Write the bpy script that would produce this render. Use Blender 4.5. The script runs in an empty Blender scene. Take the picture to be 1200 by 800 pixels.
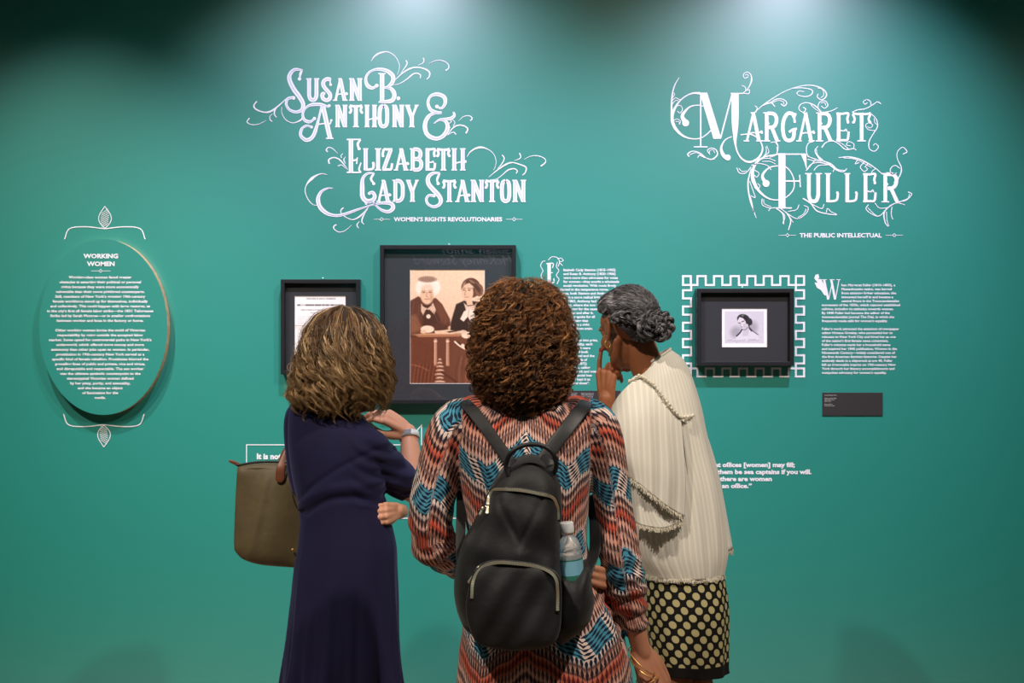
import bpy, bmesh, math, random
import numpy as np
from math import pi, sin, cos, radians, sqrt, atan2
from mathutils import Vector, Matrix
random.seed(7); RNG = np.random.default_rng(7)
SC = bpy.context.scene
C = SC.collection

# ------------------------------------------------------------------ camera
F = 1200 * 50 / 36.0            # focal length in pixels of a 1200 px wide frame
CAMY, CAMZ = -5.5, 1.5
cd = bpy.data.cameras.new('camera'); cd.lens = 50; cd.sensor_width = 36
cam = bpy.data.objects.new('camera', cd); C.objects.link(cam)
cam.location = (0, CAMY, CAMZ); cam.rotation_euler = (pi / 2, 0, 0)
SC.camera = cam

# ------------------------------------------------------------------ world, lights, exposure
w = bpy.data.worlds.new('world'); SC.world = w; w.use_nodes = True
w.node_tree.nodes['Background'].inputs[0].default_value = (.75, .85, 1, 1)
w.node_tree.nodes['Background'].inputs[1].default_value = 0.10
SC.view_settings.view_transform = 'Standard'; SC.view_settings.look = 'None'
SC.view_settings.gamma = 1; SC.view_settings.use_curve_mapping = False
SC.view_settings.exposure = 0.0

def spot(name, loc, target, power, color, size=70, blend=.8, r=.05):
    l = bpy.data.lights.new(name, 'SPOT'); l.energy = power; l.color = color
    l.spot_size = radians(size); l.spot_blend = blend; l.shadow_soft_size = r
    o = bpy.data.objects.new(name, l); C.objects.link(o); o.location = loc
    o.rotation_euler = (Vector(target) - Vector(loc)).to_track_quat('-Z', 'Y').to_euler()
    return o
COOL = (.80, .80, 1.0); WARM = (1.0, .88, .75)
# track lamps washing the wall
spot('track_spot', (-.46, -1.40, 3.5), (-.42, 0, 1.50), 255, COOL, 77, 1, .03)
spot('track_spot', (1.33, -1.40, 3.5), (1.02, 0, 1.50), 310, COOL, 74, 1, .03)
spot('track_spot', (-2.0, -1.55, 3.9), (-1.50, 0, 1.25), 300, (.95, .97, .95), 44, 1, .03)
# lamps over the visitors
spot('track_spot', (1.7, -3.95, 4.4), (-.1, -1.5, 1.0), 520, WARM, 70, 1, .06)
spot('track_spot', (-1.9, -3.95, 4.4), (.1, -1.5, 1.0), 480, WARM, 70, 1, .06)
spot('track_spot', (-2.8, -3.2, 4.3), (-1.9, 0, .2), 400, WARM, 50, 1, .06)
spot('track_spot', (2.8, -3.2, 4.3), (1.7, 0, .2), 170, WARM, 52, 1, .06)
spot('track_spot', (-.4, -7.6, 4.1), (-.35, -9, 2.3), 600, COOL, 70, 1, .05)   # on the facing wall's title

# ------------------------------------------------------------------ helpers
def P(px, py, d):
    """photograph pixel + distance in front of the lens -> world point"""
    return np.array([(px - 600) / F * d, CAMY + d, CAMZ - (py - 400) / F * d])
WD = 5.5
def W2(px, py):                        # wall plane x, z
    return ((px - 600) / F * WD, CAMZ - (py - 400) / F * WD)

def new_mat(name, color=(.5, .5, .5), rough=.6, metal=0.0, spec=.5, **kw):
    m = bpy.data.materials.new(name); m.use_nodes = True
    b = m.node_tree.nodes['Principled BSDF']
    b.inputs['Base Color'].default_value = (*color, 1)
    b.inputs['Roughness'].default_value = rough
    b.inputs['Metallic'].default_value = metal
    b.inputs['Specular IOR Level'].default_value = spec
    for k, v in kw.items():
        b.inputs[k.replace('_', ' ')].default_value = v
    return m
def srgb(r, g, b):
    f = lambda c: (c / 255 / 12.92) if c / 255 <= .04045 else ((c / 255 + .055) / 1.055) ** 2.4
    return (f(r), f(g), f(b))

class NT:
    def __init__(s, m): s.m = m; s.t = m.node_tree; s.b = s.t.nodes['Principled BSDF']
    def n(s, typ, **kw):
        nd = s.t.nodes.new(typ)
        for k, v in kw.items(): setattr(nd, k, v)
        return nd
    def set(s, sock, v):
        if isinstance(v, (int, float)): sock.default_value = v
        elif isinstance(v, tuple): sock.default_value = v if len(v) == 4 or sock.type == 'VECTOR' else (*v, 1)
        else: s.t.links.new(v, sock)
    def math(s, op, a, b=None, c=None, clamp=False):
        nd = s.n('ShaderNodeMath', operation=op, use_clamp=clamp)
        for i, v in enumerate((a, b, c)):
            if v is not None: s.set(nd.inputs[i], v)
        return nd.outputs[0]
    def mix(s, f, a, b):
        nd = s.n('ShaderNodeMix', data_type='RGBA')
        s.set(nd.inputs[0], f); s.set(nd.inputs[6], a); s.set(nd.inputs[7], b)
        return nd.outputs[2]
    def ramp(s, f, stops, interp='LINEAR'):
        nd = s.n('ShaderNodeValToRGB'); cr = nd.color_ramp; cr.interpolation = interp
        while len(cr.elements) < len(stops): cr.elements.new(.5)
        for e, (p, c) in zip(cr.elements, stops): e.position = p; e.color = (*c, 1)
        s.set(nd.inputs[0], f); return nd.outputs[0]
    def noise(s, scale, detail=3, vec=None, rough=.5):
        nd = s.n('ShaderNodeTexNoise'); nd.inputs['Scale'].default_value = scale
        nd.inputs['Detail'].default_value = detail; nd.inputs['Roughness'].default_value = rough
        if vec is not None: s.t.links.new(vec, nd.inputs['Vector'])
        return nd.outputs['Fac']
    def attr(s, name):
        nd = s.n('ShaderNodeAttribute'); nd.attribute_name = name; return nd
    def obj(s): return s.n('ShaderNodeTexCoord').outputs['Object']
    def sep(s, v):
        nd = s.n('ShaderNodeSeparateXYZ'); s.t.links.new(v, nd.inputs[0]); return nd.outputs
    def comb(s, x, y, z):
        nd = s.n('ShaderNodeCombineXYZ')
        for i, v in enumerate((x, y, z)): s.set(nd.inputs[i], v)
        return nd.outputs[0]
    def bump(s, h, strength=.3, dist=.002):
        nd = s.n('ShaderNodeBump'); nd.inputs['Strength'].default_value = strength
        nd.inputs['Distance'].default_value = dist
        s.t.links.new(h, nd.inputs['Height']); s.t.links.new(nd.outputs[0], s.b.inputs['Normal'])
    def base(s, c): s.t.links.new(c, s.b.inputs['Base Color'])

def props(o, label=None, cat=None, group=None, kind=None):
    for k, v in (('label', label), ('category', cat), ('group', group), ('kind', kind)):
        if v: o[k] = v
    return o
def link(name, me, mat=None, parent=None, smooth=False):
    o = bpy.data.objects.new(name, me); C.objects.link(o)
    if mat is not None and not me.materials: me.materials.append(mat)
    if parent is not None:
        o.parent = parent
        o.matrix_parent_inverse = Matrix.Translation(parent.location).inverted()
    if smooth: me.shade_smooth()
    return o
def empty(name, loc, label, cat, group=None):
    o = bpy.data.objects.new(name, None); C.objects.link(o); o.location = tuple(float(c) for c in loc)
    o.empty_display_size = .05
    return props(o, label, cat, group)
def mesh_np(name, V, Fc, tris=None):
    me = bpy.data.meshes.new(name)
    V = np.asarray(V, dtype=np.float32)
    faces = [list(f) for f in Fc] if not isinstance(Fc, np.ndarray) else Fc
    if isinstance(faces, np.ndarray):
        n, k = faces.shape
        me.vertices.add(len(V)); me.vertices.foreach_set('co', V.ravel())
        me.loops.add(n * k); me.loops.foreach_set('vertex_index', faces.astype(np.int32).ravel())
        me.polygons.add(n); me.polygons.foreach_set('loop_start', np.arange(0, n * k, k, dtype=np.int32))
        me.update(calc_edges=True); me.validate()
    else:
        me.from_pydata(V.tolist(), [], faces); me.update()
    return me
class G:
    """geometry bag: vertices and faces of any size"""
    def __init__(s): s.V = []; s.F = []; s.n = 0
    def add(s, V, Fc):
        V = np.asarray(V, float); s.V.append(V)
        s.F.extend([tuple(int(i) + s.n for i in f) for f in Fc]); s.n += len(V)
        return s
    def mesh(s, name):
        return mesh_np(name, np.concatenate(s.V), s.F)
def box_geo(x0, x1, y0, y1, z0, z1):
    V = [(x, y, z) for x in (x0, x1) for y in (y0, y1) for z in (z0, z1)]
    Fc = [(0, 1, 3, 2), (4, 6, 7, 5), (0, 4, 5, 1), (2, 3, 7, 6), (0, 2, 6, 4), (1, 5, 7, 3)]
    return V, Fc
def box(name, dims, mat, parent=None, bev=0):
    g = G(); g.add(*box_geo(*dims)); me = g.mesh(name)
    o = link(name, me, mat, parent)
    if bev:
        bm = bmesh.new(); bm.from_mesh(me)
        bmesh.ops.bevel(bm, geom=bm.edges[:], offset=bev, segments=2, affect='EDGES', profile=.7)
        bm.to_mesh(me); bm.free()
    return o
def catmull(pts, n):
    """resample control points smoothly to n points"""
    p = np.asarray(pts, float)
    if len(p) == 2:
        t = np.linspace(0, 1, n)[:, None]; return p[0] * (1 - t) + p[1] * t
    e = np.vstack([2 * p[0] - p[1], p, 2 * p[-1] - p[-2]])
    t = np.linspace(0, len(p) - 1 - 1e-9, n); i = t.astype(int); f = (t - i)[:, None]
    a, b, c, d = e[i], e[i + 1], e[i + 2], e[i + 3]
    return .5 * (2 * b + (c - a) * f + (2 * a - 5 * b + 4 * c - d) * f ** 2 + (3 * b - a - 3 * c + d) * f ** 3)
def grid_faces(nr, nc, wrap=True):
    F_ = []
    m = nc if wrap else nc - 1
    for i in range(nr - 1):
        for j in range(m):
            k = (j + 1) % nc
            F_.append((i * nc + j, i * nc + k, (i + 1) * nc + k, (i + 1) * nc + j))
    return F_
def tube(pts, radii, seg=14, n=None, flat=1.0, up=None, caps=True, endcap='round'):
    """tapered tube along points; flat squeezes along the 'up' axis"""
    n = n or max(6, len(pts) * 5)
    c = catmull(pts, n); r = catmull(np.array(radii, float)[:, None], n)[:, 0]
    r = np.maximum(r, 1e-5)
    T = np.gradient(c, axis=0); T /= np.linalg.norm(T, axis=1)[:, None] + 1e-12
    if endcap == 'round':
        k = 4
        pre = [(c[0] - T[0] * r[0] * sin(a), r[0] * cos(a), T[0]) for a in np.linspace(pi / 2 * .96, pi / 8, k)]
        post = [(c[-1] + T[-1] * r[-1] * sin(a), r[-1] * cos(a), T[-1]) for a in np.linspace(pi / 8, pi / 2 * .96, k)]
        c = np.vstack([[q[0] for q in pre], c, [q[0] for q in post]])
        r = np.concatenate([[q[1] for q in pre], r, [q[1] for q in post]])
        T = np.vstack([[q[2] for q in pre], T, [q[2] for q in post]])
    u = np.array(up if up is not None else (0.13, .21, .97), float)
    V = []; th = np.linspace(0, 2 * pi, seg, endpoint=False)
    for i in range(len(c)):
        a = u - T[i] * u.dot(T[i])
        if np.linalg.norm(a) < 1e-3: a = np.array((1, 0, 0)) - T[i] * T[i][0]
        a /= np.linalg.norm(a); b = np.cross(T[i], a)
        if up is None: u = a
        V.append(c[i] + (np.outer(np.sin(th), b) + np.outer(np.cos(th), a) * flat) * r[i])
    V = np.vstack(V); Fc = grid_faces(len(c), seg)
    if caps:
        Fc.append(tuple(range(seg))[::-1]); Fc.append(tuple(range((len(c) - 1) * seg, len(c) * seg)))
    return V, Fc
def ellipsoid(c, r, M=None, seg=20, rings=12):
    V = []
    for i in range(1, rings):
        a = pi * i / rings
        for j in range(seg):
            b = 2 * pi * j / seg
            V.append((sin(a) * cos(b), sin(a) * sin(b), cos(a)))
    V.append((0, 0, 1)); V.append((0, 0, -1)); V = np.array(V) * np.array(r)
    if M is not None: V = V @ np.array(M.to_3x3()).T
    V = V + np.array(c); Fc = grid_faces(rings - 1, seg); t = (rings - 1) * seg
    for j in range(seg):
        Fc.append((t, (j + 1) % seg, j)); Fc.append((t + 1, (rings - 2) * seg + j, (rings - 2) * seg + (j + 1) % seg))
    return V, Fc
def loft(rings, n=None, seg=48, mod=None, power=2.0):
    """rings: (x, y, z, rx, ry, yaw); smooth closed body through them"""
    n = n or len(rings) * 5
    R = catmull(np.array(rings, float), n); th = np.linspace(0, 2 * pi, seg, endpoint=False)
    V = []
    for i, (x, y, z, rx, ry, yaw) in enumerate(R):
        t = i / (n - 1)
        cx = np.sign(np.cos(th)) * np.abs(np.cos(th)) ** (2 / power) * rx
        cy = np.sign(np.sin(th)) * np.abs(np.sin(th)) ** (2 / power) * ry
        k = 1 + (mod(th, t, z) if mod else 0)
        cx, cy = cx * k, cy * k
        V.append(np.stack([x + cx * cos(yaw) - cy * sin(yaw), y + cx * sin(yaw) + cy * cos(yaw), np.full(seg, z)], 1))
    V = np.vstack(V); Fc = grid_faces(n, seg)
    Fc.append(tuple(range(seg))[::-1]); Fc.append(tuple(range((n - 1) * seg, n * seg)))
    return V, Fc
DG = None
def remesh(name, geos, voxel=.004, smooth=4, fac=.5):
    """union of closed shapes as one continuous smoothed surface"""
    g = G()
    for V, Fc in geos: g.add(V, Fc)
    me = g.mesh(name + '_src')
    bm = bmesh.new(); bm.from_mesh(me); bmesh.ops.recalc_face_normals(bm, faces=bm.faces[:]); bm.to_mesh(me); bm.free()
    o = bpy.data.objects.new(name + '_src', me); C.objects.link(o)
    m = o.modifiers.new('r', 'REMESH'); m.mode = 'VOXEL'; m.voxel_size = voxel
    if smooth:
        s = o.modifiers.new('s', 'SMOOTH'); s.iterations = smooth; s.factor = fac
    dg = bpy.context.evaluated_depsgraph_get()
    out = bpy.data.meshes.new_from_object(o.evaluated_get(dg)); out.name = name
    bpy.data.objects.remove(o); bpy.data.meshes.remove(me)
    out.shade_smooth()
    return out
def get_co(me):
    a = np.empty(len(me.vertices) * 3, np.float32); me.vertices.foreach_get('co', a); return a.reshape(-1, 3).astype(float)
def get_no(me):
    a = np.empty(len(me.vertices) * 3, np.float32); me.vertices.foreach_get('normal', a); return a.reshape(-1, 3).astype(float)
def set_co(me, V):
    me.vertices.foreach_set('co', np.asarray(V, np.float32).ravel()); me.update()
def attr_vec(me, name, A):
    a = me.attributes.new(name, 'FLOAT_VECTOR', 'POINT'); a.data.foreach_set('vector', np.asarray(A, np.float32).ravel())
def attr_float(me, name, A):
    a = me.attributes.new(name, 'FLOAT', 'POINT'); a.data.foreach_set('value', np.asarray(A, np.float32).ravel())

def ribbon(g, pts, width, n=None, smooth=True, y=-.0015, to=W2):
    """flat ribbon in the wall plane; pts in photograph pixels, width px or list"""
    g.k = getattr(g, 'k', 0) + 1; y = y - .00006 * (g.k % 12)
    p = np.array(pts, float)
    if smooth and len(p) > 2: c = catmull(p, n or (len(p) - 1) * 6 + 1)
    else: c = p
    wd = np.array(width if hasattr(width, '__len__') else [width] * 2, float)
    seglen = np.r_[0, np.cumsum(np.linalg.norm(np.diff(c, axis=0), axis=1))]; tt = seglen / seglen[-1]
    ww = np.interp(tt, np.linspace(0, 1, len(wd)), wd) / 2
    if smooth or len(c) == 2:
        T = np.gradient(c, axis=0); T /= np.linalg.norm(T, axis=1)[:, None] + 1e-9
        N = np.stack([-T[:, 1], T[:, 0]], 1); A, B = c + N * ww[:, None], c - N * ww[:, None]
    else:                                  # mitred corners
        T = np.diff(c, axis=0); T /= np.linalg.norm(T, axis=1)[:, None]
        T0 = np.vstack([T[0], T]); T1 = np.vstack([T, T[-1]])
        N0 = np.stack([-T0[:, 1], T0[:, 0]], 1); N1 = np.stack([-T1[:, 1], T1[:, 0]], 1)
        N = N0 + N1; N /= np.linalg.norm(N, axis=1)[:, None]
        k = 1 / np.clip((N * N0).sum(1), .3, 1); A, B = c + N * (ww * k)[:, None], c - N * (ww * k)[:, None]
    V = []
    for a, b in zip(A, B):
        xa, za = to(*a); xb, zb = to(*b); V += [(xa, y, za), (xb, y, zb)]
    g.add(V, [(2 * i, 2 * i + 1, 2 * i + 3, 2 * i + 2) for i in range(len(c) - 1)])
def polyfill(g, pts, y=-.0015, to=W2):
    g.add([(to(*p)[0], y, to(*p)[1]) for p in pts], [tuple(range(len(pts)))])
def disc(g, cx, cy, r, y=-.0015, n=14, to=W2):
    g.k = getattr(g, 'k', 0) + 1; y = y - .00006 * (g.k % 12)
    polyfill(g, [(cx + r * cos(2 * pi * k / n), cy + r * sin(2 * pi * k / n)) for k in range(n)], y, to)
def text_geo(s, bold=.02):
    """flat glyph outlines of one line, unit size; returns V(n,2), faces"""
    cu = bpy.data.curves.new('t', 'FONT'); cu.body = s; cu.size = 1; cu.offset = bold
    cu.resolution_u = 2; cu.fill_mode = 'FRONT'
    o = bpy.data.objects.new('t', cu); C.objects.link(o)
    dg = bpy.context.evaluated_depsgraph_get()
    me = bpy.data.meshes.new_from_object(o.evaluated_get(dg))
    V = get_co(me)[:, :2]; Fc = [tuple(p.vertices) for p in me.polygons]
    bpy.data.objects.remove(o); bpy.data.curves.remove(cu); bpy.data.meshes.remove(me)
    return V, Fc
def text_line(g, s, x, base, cap, cw=None, x1=None, align='l', bold=.02, y=-.0015, to=W2, slant=0):
    """text at pixel x/baseline with cap height px; cw = mean advance px per char, or x1 = right edge"""
    V, Fc = text_geo(s, bold)
    if not len(V): return
    wid = V[:, 0].max() - V[:, 0].min(); V = V - [V[:, 0].min(), 0]
    ky = cap / .73
    kx = (x1 - x) / wid if x1 is not None else (cw if cw else ky)
    X = V[:, 0] * kx
    if align == 'c': X = X - wid * kx / 2
    X = X + V[:, 1] * slant * ky
    g.add([(to(x + a, base - b * ky)[0], y, to(x + a, base - b * ky)[1]) for a, b in zip(X, V[:, 1])], Fc)
# ------------------------------------------------------------------ the room
M = {}
m = new_mat('teal_wall_paint', srgb(36, 148, 134), .55, spec=.3, Coat_Weight=1.0, Coat_Roughness=.29, Coat_IOR=2.1); M['teal'] = m; t = NT(m)
t.bump(t.noise(260, 4, t.obj()), .12, .0015)
t.base(t.mix(t.noise(1.2, 2, t.obj()), (*srgb(22, 130, 118), 1), (*srgb(26, 134, 121), 1)))
M['white_vinyl'] = new_mat('white_vinyl', (.74, .73, .77), .5, spec=.3)
M['inline'] = new_mat('lavender_vinyl', (.48, .49, .70), .5, spec=.3)
M['plain'] = new_mat('grey_paint', (.42, .43, .42), .7)
m = new_mat('wood_floor', (.2, .12, .07), .4); M['floor'] = m; t = NT(m)
t.base(t.ramp(t.noise(6, 5, t.obj()), [(.3, (.26, .16, .10)), (.7, (.38, .26, .17))]))
def struct(o): o['kind'] = 'structure'; return o
struct(box('wall_back', (-4.2, 4.2, 0, .15, 0, 4.5), M['teal']))
struct(box('wall_front', (-4.2, 4.2, -9.15, -9.0, 0, 4.5), M['teal']))
struct(box('wall_left', (-4.35, -4.2, -9.15, .15, 0, 4.5), M['plain']))
struct(box('wall_right', (4.2, 4.35, -9.15, .15, 0, 4.5), M['plain']))
struct(box('floor', (-4.35, 4.35, -9.15, .15, -.1, 0), M['floor']))
struct(box('ceiling', (-4.35, 4.35, -9.15, .15, 4.5, 4.6), new_mat('grey_ceiling', (.30, .30, .31), .8)))
struct(box('baseboard_back', (-4.2, 4.2, -.015, 0, 0, .12), new_mat('dark_baseboard', (.03, .03, .03), .5), bev=.003))

# ------------------------------------------------------------------ display lettering
def shape(*strokes): return strokes
# unit glyphs: (weight, smooth, [(x, y)...]); weight h = heavy, t = thin; y up
SER = .075
def serif(x, y, w=.32): return ('t', 0, [(x - w / 2, y), (x + w / 2, y)])
GL = {
 'U': [('h', 1, [(.22, 1), (.22, .5), (.23, .22), (.34, .06), (.5, .03), (.66, .06), (.77, .22), (.78, .5), (.78, 1)]), serif(.2, .985, .4), serif(.8, .985, .4)],
 'N': [('h', 0, [(.2, 1), (.2, 0)]), ('h', 0, [(.22, .97), (.78, .03)]), ('h', 0, [(.8, 1), (.8, 0)]), serif(.16, .985, .34), serif(.2, .015, .4), serif(.8, .985, .4), serif(.82, .015, .3)],
 'A': [('m', 0, [(.5, .97), (.17, .02)]), ('h', 0, [(.5, .97), (.8, .02)]), ('t', 1, [(.28, .26), (.5, .30), (.75, .28), (.93, .36), (.96, .30)]), serif(.14, .015, .3), serif(.83, .015, .36), ('t', 0, [(.36, .985), (.6, .985)]), ('b', 0, [(.95, .30)])],
 'S': [('t', 1, [(.84, .72), (.8, .86), (.86, .99)]), ('h', 1, [(.84, .95), (.5, .97), (.24, .86), (.2, .72), (.36, .56), (.6, .42), (.8, .26), (.74, .08), (.48, .02), (.2, .09), (.12, .26), (.28, .34)]), ('b', 0, [(.84, .72)]), ('b', 0, [(.28, .33)])],
 'T': [('h', 0, [(.5, 1), (.5, 0)]), ('m', 1, [(.06, .98), (.3, .95), (.7, .95), (.94, .98)]), ('m', 1, [(.06, .95), (.16, .78), (.1, .64)]), ('m', 1, [(.94, .95), (.84, .78), (.92, .64)]), serif(.5, .015, .42), ('b', 0, [(.09, .66)]), ('b', 0, [(.92, .66)])],
 'H': [('h', 0, [(.2, 1), (.2, 0)]), ('h', 0, [(.78, 1), (.78, 0)]), ('t', 1, [(.25, .33), (.5, .36), (.72, .4), (.96, .42)]), ('b', 0, [(.95, .4)]), serif(.2, .985, .38), serif(.2, .015, .38), serif(.78, .985, .38), serif(.78, .015, .38)],
 'O': [('h', 1, [(.5, .97), (.28, .9), (.2, .7), (.2, .3), (.28, .1), (.5, .03), (.72, .1), (.8, .3), (.8, .7), (.72, .9), (.5, .97)])],
 'Y': [('h', 0, [(.16, .98), (.5, .42)]), ('m', 0, [(.86, .98), (.5, .42)]), ('h', 0, [(.5, .5), (.5, 0)]), serif(.18, .985, .38), serif(.86, .985, .3), serif(.5, .015, .42)],
 'L': [('h', 0, [(.24, 1), (.24, 0)]), ('m', 1, [(.2, .03), (.6, .04), (.84, .1), (.9, .32)]), serif(.24, .985, .42), ('b', 0, [(.86, .33)])],
 'I': [('h', 0, [(.5, 1), (.5, 0)]), serif(.5, .985, .95), serif(.5, .015, .95)],
 'Z': [('h', 0, [(.82, .96), (.2, .04)]), ('m', 1, [(.95, .97), (.5, .96), (.22, .95), (.1, .7)]), ('m', 1, [(.1, .03), (.55, .04), (.85, .06), (.93, .32)]), ('b', 0, [(.14, .66)])],
 'B': [('h', 0, [(.24, 1), (.24, 0)]), ('h', 1, [(.3, .97), (.62, .95), (.78, .84), (.78, .66), (.62, .54), (.34, .52)]), ('h', 1, [(.34, .52), (.66, .5), (.84, .36), (.82, .14), (.62, .03), (.3, .03)]), serif(.2, .985, .36), serif(.2, .015, .36)],
 'E': [('h', 0, [(.26, 1), (.26, 0)]), ('m', 1, [(.1, .97), (.5, .96), (.9, .97), (.84, .78), (.9, .66)]), ('m', 1, [(.1, .03), (.55, .04), (.85, .06), (.93, .34)]), ('t', 1, [(.3, .4), (.6, .36), (.74, .42), (.8, .34)]), ('b', 0, [(.88, .66)])],
 'C': [('h', 1, [(.8, .9), (.5, .97), (.26, .84), (.2, .5), (.26, .18), (.5, .03), (.76, .1), (.82, .28)]), ('m', 1, [(.88, .99), (.8, .82), (.86, .7)]), ('b', 0, [(.86, .7)])],
 'D': [('h', 0, [(.24, 1), (.24, 0)]), ('h', 1, [(.26, .97), (.6, .94), (.78, .76), (.8, .5), (.78, .24), (.6, .06), (.26, .03)]), serif(.18, .985, .34), serif(.18, .015, .34)],
 'R': [('h', 0, [(.22, 1), (.22, 0)]), ('h', 1, [(.26, .97), (.62, .95), (.78, .82), (.76, .62), (.6, .5), (.34, .48)]), ('h', 0, [(.5, .5), (.84, .0)]), serif(.2, .985, .36), serif(.22, .015, .4), serif(.88, .015, .26), ('b', 0, [(.3, .62)])],
 'G': [('h', 1, [(.82, .84), (.7, .96), (.42, .96), (.2, .72), (.16, .4), (.28, .1), (.54, .03), (.76, .12), (.82, .4)]), ('m', 1, [(.6, .36), (.78, .42), (.98, .44)]), ('m', 1, [(.9, .98), (.82, .84), (.84, .7)]), ('b', 0, [(.84, .68)]), ('b', 0, [(.56, .34)])],
}
def lettering(parent, char, x0, x1, y0, y1, hw=4.6, inline=True):
    """one display capital in the box x0..x1, y0 (top)..y1 (bottom), photograph pixels"""
    g = G(); gi = G(); mp = lambda p: (x0 + p[0] * (x1 - x0), y1 - p[1] * (y1 - y0))
    for kind, sm, pts in GL[char]:
        q = [mp(p) for p in pts]
        if kind == 'b': disc(g, *q[0], hw * .36); continue
        wd = {'h': hw, 'm': hw * .62, 't': hw * .34}[kind]
        ribbon(g, q, wd, smooth=bool(sm))
        if kind == 'h' and inline: ribbon(gi, q, hw * .17, smooth=bool(sm), y=-.0026)
    o = link('letter', g.mesh('letter'), M['white_vinyl'], parent)
    if inline and gi.n: link('inline_stripe', gi.mesh('inline_stripe'), M['inline'], o)
    return o
def strokes(parent, name, items, hw=None):
    """items: (transform, width, pts) ribbons joined as one flourish or letter"""
    g = G()
    for tr, wd, pts in items: ribbon(g, [tr(p) for p in pts], wd)
    return link(name, g.mesh(name), M['white_vinyl'], parent)
def T(ox, oy, s): return lambda p: (ox + p[0] / s, oy + p[1] / s)
A1, A2, A3, A4 = T(270, 50, 5.714), T(440, 50, 5.714), T(340, 160, 6.956), T(480, 160, 6.959)
A5, A6, A7 = T(770, 75, 6.953), T(900, 75, 6.4), T(860, 170, 5.4545)
def row(parent, tr, word, boxes, y0, y1, hw=4.6, inline=True):
    for ch, (a, b) in zip(word, boxes):
        (xa, ya), (xb, yb) = tr((a, y0)), tr((b, y1)); lettering(parent, ch, xa, xb, ya, yb, hw, inline)
def big(parent, tr, parts, balls=(), inline=.9):
    g = G(); gi = G()
    for wd, pts in parts:
        q = [tr(p) for p in pts]; wl = list(wd) if hasattr(wd, '__len__') else [wd]
        ribbon(g, q, wl if len(wl) > 1 else wl[0], smooth=len(q) > 2)
        if inline and max(wl) > 3.4:
            k = len(q); i0 = 0; ribbon(gi, q, [min(inline, v * .25) for v in wl] if len(wl) > 1 else inline, smooth=len(q) > 2, y=-.0026)
    for x, y, r in balls: disc(g, *tr((x, y)), r)
    o = link('letter', g.mesh('letter'), M['white_vinyl'], parent)
    if gi.n: link('inline_stripe', gi.mesh('inline_stripe'), M['inline'], o)
def rule(g, x0, x1, xc, y, w=.55, r=2.0):
    ribbon(g, [(x0, y), (xc - r, y)], w); ribbon(g, [(xc + r, y), (x1, y)], w)
    h = r / 2; ribbon(g, [(xc - h, y - h), (xc, y - r), (xc + r, y), (xc, y + r), (xc - r, y), (xc - h, y - h)], w + .1, smooth=False)

# --- title of the two revolutionaries
ti = empty('wall_title', (W2(455, 170)[0], 0, W2(455, 170)[1]), 'large ornate white title lettering of two names above the two left frames', 'lettering')
big(ti, A1, [([1.2, 3, 2.5], [(466, 240), (468, 215), (480, 182)]), ([2.2, 4.6, 5.4, 5.6, 4.8, 3.4, 3, 3.6], [(482, 184), (430, 181), (398, 215), (398, 255), (425, 312), (462, 362), (487, 410), (478, 450), (438, 464), (395, 448), (374, 410), (386, 375), (420, 368)])], [(463, 243, 2.1), (423, 370, 2.2)])
row(ti, A1, 'USAN', [(508, 596), (606, 684), (688, 784), (796, 884)], 240, 388)
big(ti, A1, [(5.2, [(1016, 206), (1016, 400)]), ([2, 5, 3, 2.6, 4, 5, 4.6, 2.5], [(985, 285), (950, 304), (915, 282), (908, 235), (935, 195), (990, 178), (1050, 190), (1088, 225), (1085, 265), (1052, 298), (1030, 300)]), ([2.5, 5, 5, 2.5], [(1030, 300), (1075, 308), (1098, 345), (1085, 385), (1040, 396), (1000, 396)]), (1.6, [(990, 208), (1040, 208)]), (1.6, [(992, 398), (1050, 398)])], [(980, 288, 2.2), (1125, 373, 2.3)])
big(ti, A1, [([2, 4, 4, 2.5, 3, 4, 2], [(662, 432), (600, 414), (530, 420), (488, 462), (492, 512), (530, 530), (566, 508)]), (5.4, [(618, 418), (668, 640)]), ([2.5, 2.6, 4.4, 4.6, 3.4, 2], [(612, 425), (580, 555), (552, 628), (510, 652), (472, 622), (478, 578), (512, 556), (545, 566)]), (1.6, [(585, 548), (640, 540), (665, 545), (676, 520)]), (1.6, [(640, 641), (690, 641)])], [(563, 508, 2), (543, 565, 1.8), (676, 520, 1.4), (662, 422, 1.8)])
row(ti, A1, 'NTHO', [(702, 784), (793, 888), (898, 984), (984, 1066)], 418, 565)
row(ti, A2, 'NY', [(112, 192), (200, 288)], 418, 565)
big(ti, A2, [([2, 3.4, 4.8, 4.4, 3, 3.6, 4.6, 3], [(410, 425), (440, 440), (466, 408), (460, 365), (412, 345), (368, 360), (352, 400), (366, 445), (400, 466), (445, 470)]), ([2, 4.4, 5.2, 5, 4.4, 5.2, 3.6, 1.2], [(420, 468), (362, 488), (332, 545), (345, 612), (402, 642), (452, 625), (482, 578), (474, 532), (435, 515), (390, 542)]), ([2, 3.5, 4, 2], [(436, 513), (500, 508), (528, 488), (522, 464)])], [(412, 428, 2.2)])
big(ti, A3, [(5.2, [(496, 22), (496, 294)]), (1.8, [(462, 24), (576, 24)]), ([2, 3, 2.5], [(574, 26), (552, 60), (560, 98)]), (1.8, [(462, 292), (578, 292)]), ([2, 2, 1.4], [(578, 292), (562, 268), (578, 212)]), (2, [(500, 200), (545, 188)]), (1.6, [(548, 170), (542, 225)])], [(563, 100, 1.9)])
row(ti, A3, 'LIZAB', [(592, 692), (690, 744), (744, 838), (846, 966), (972, 1086)], 98, 275)
row(ti, A4, 'ETH', [(122, 214), (218, 334), (340, 460)], 98, 275)
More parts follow.
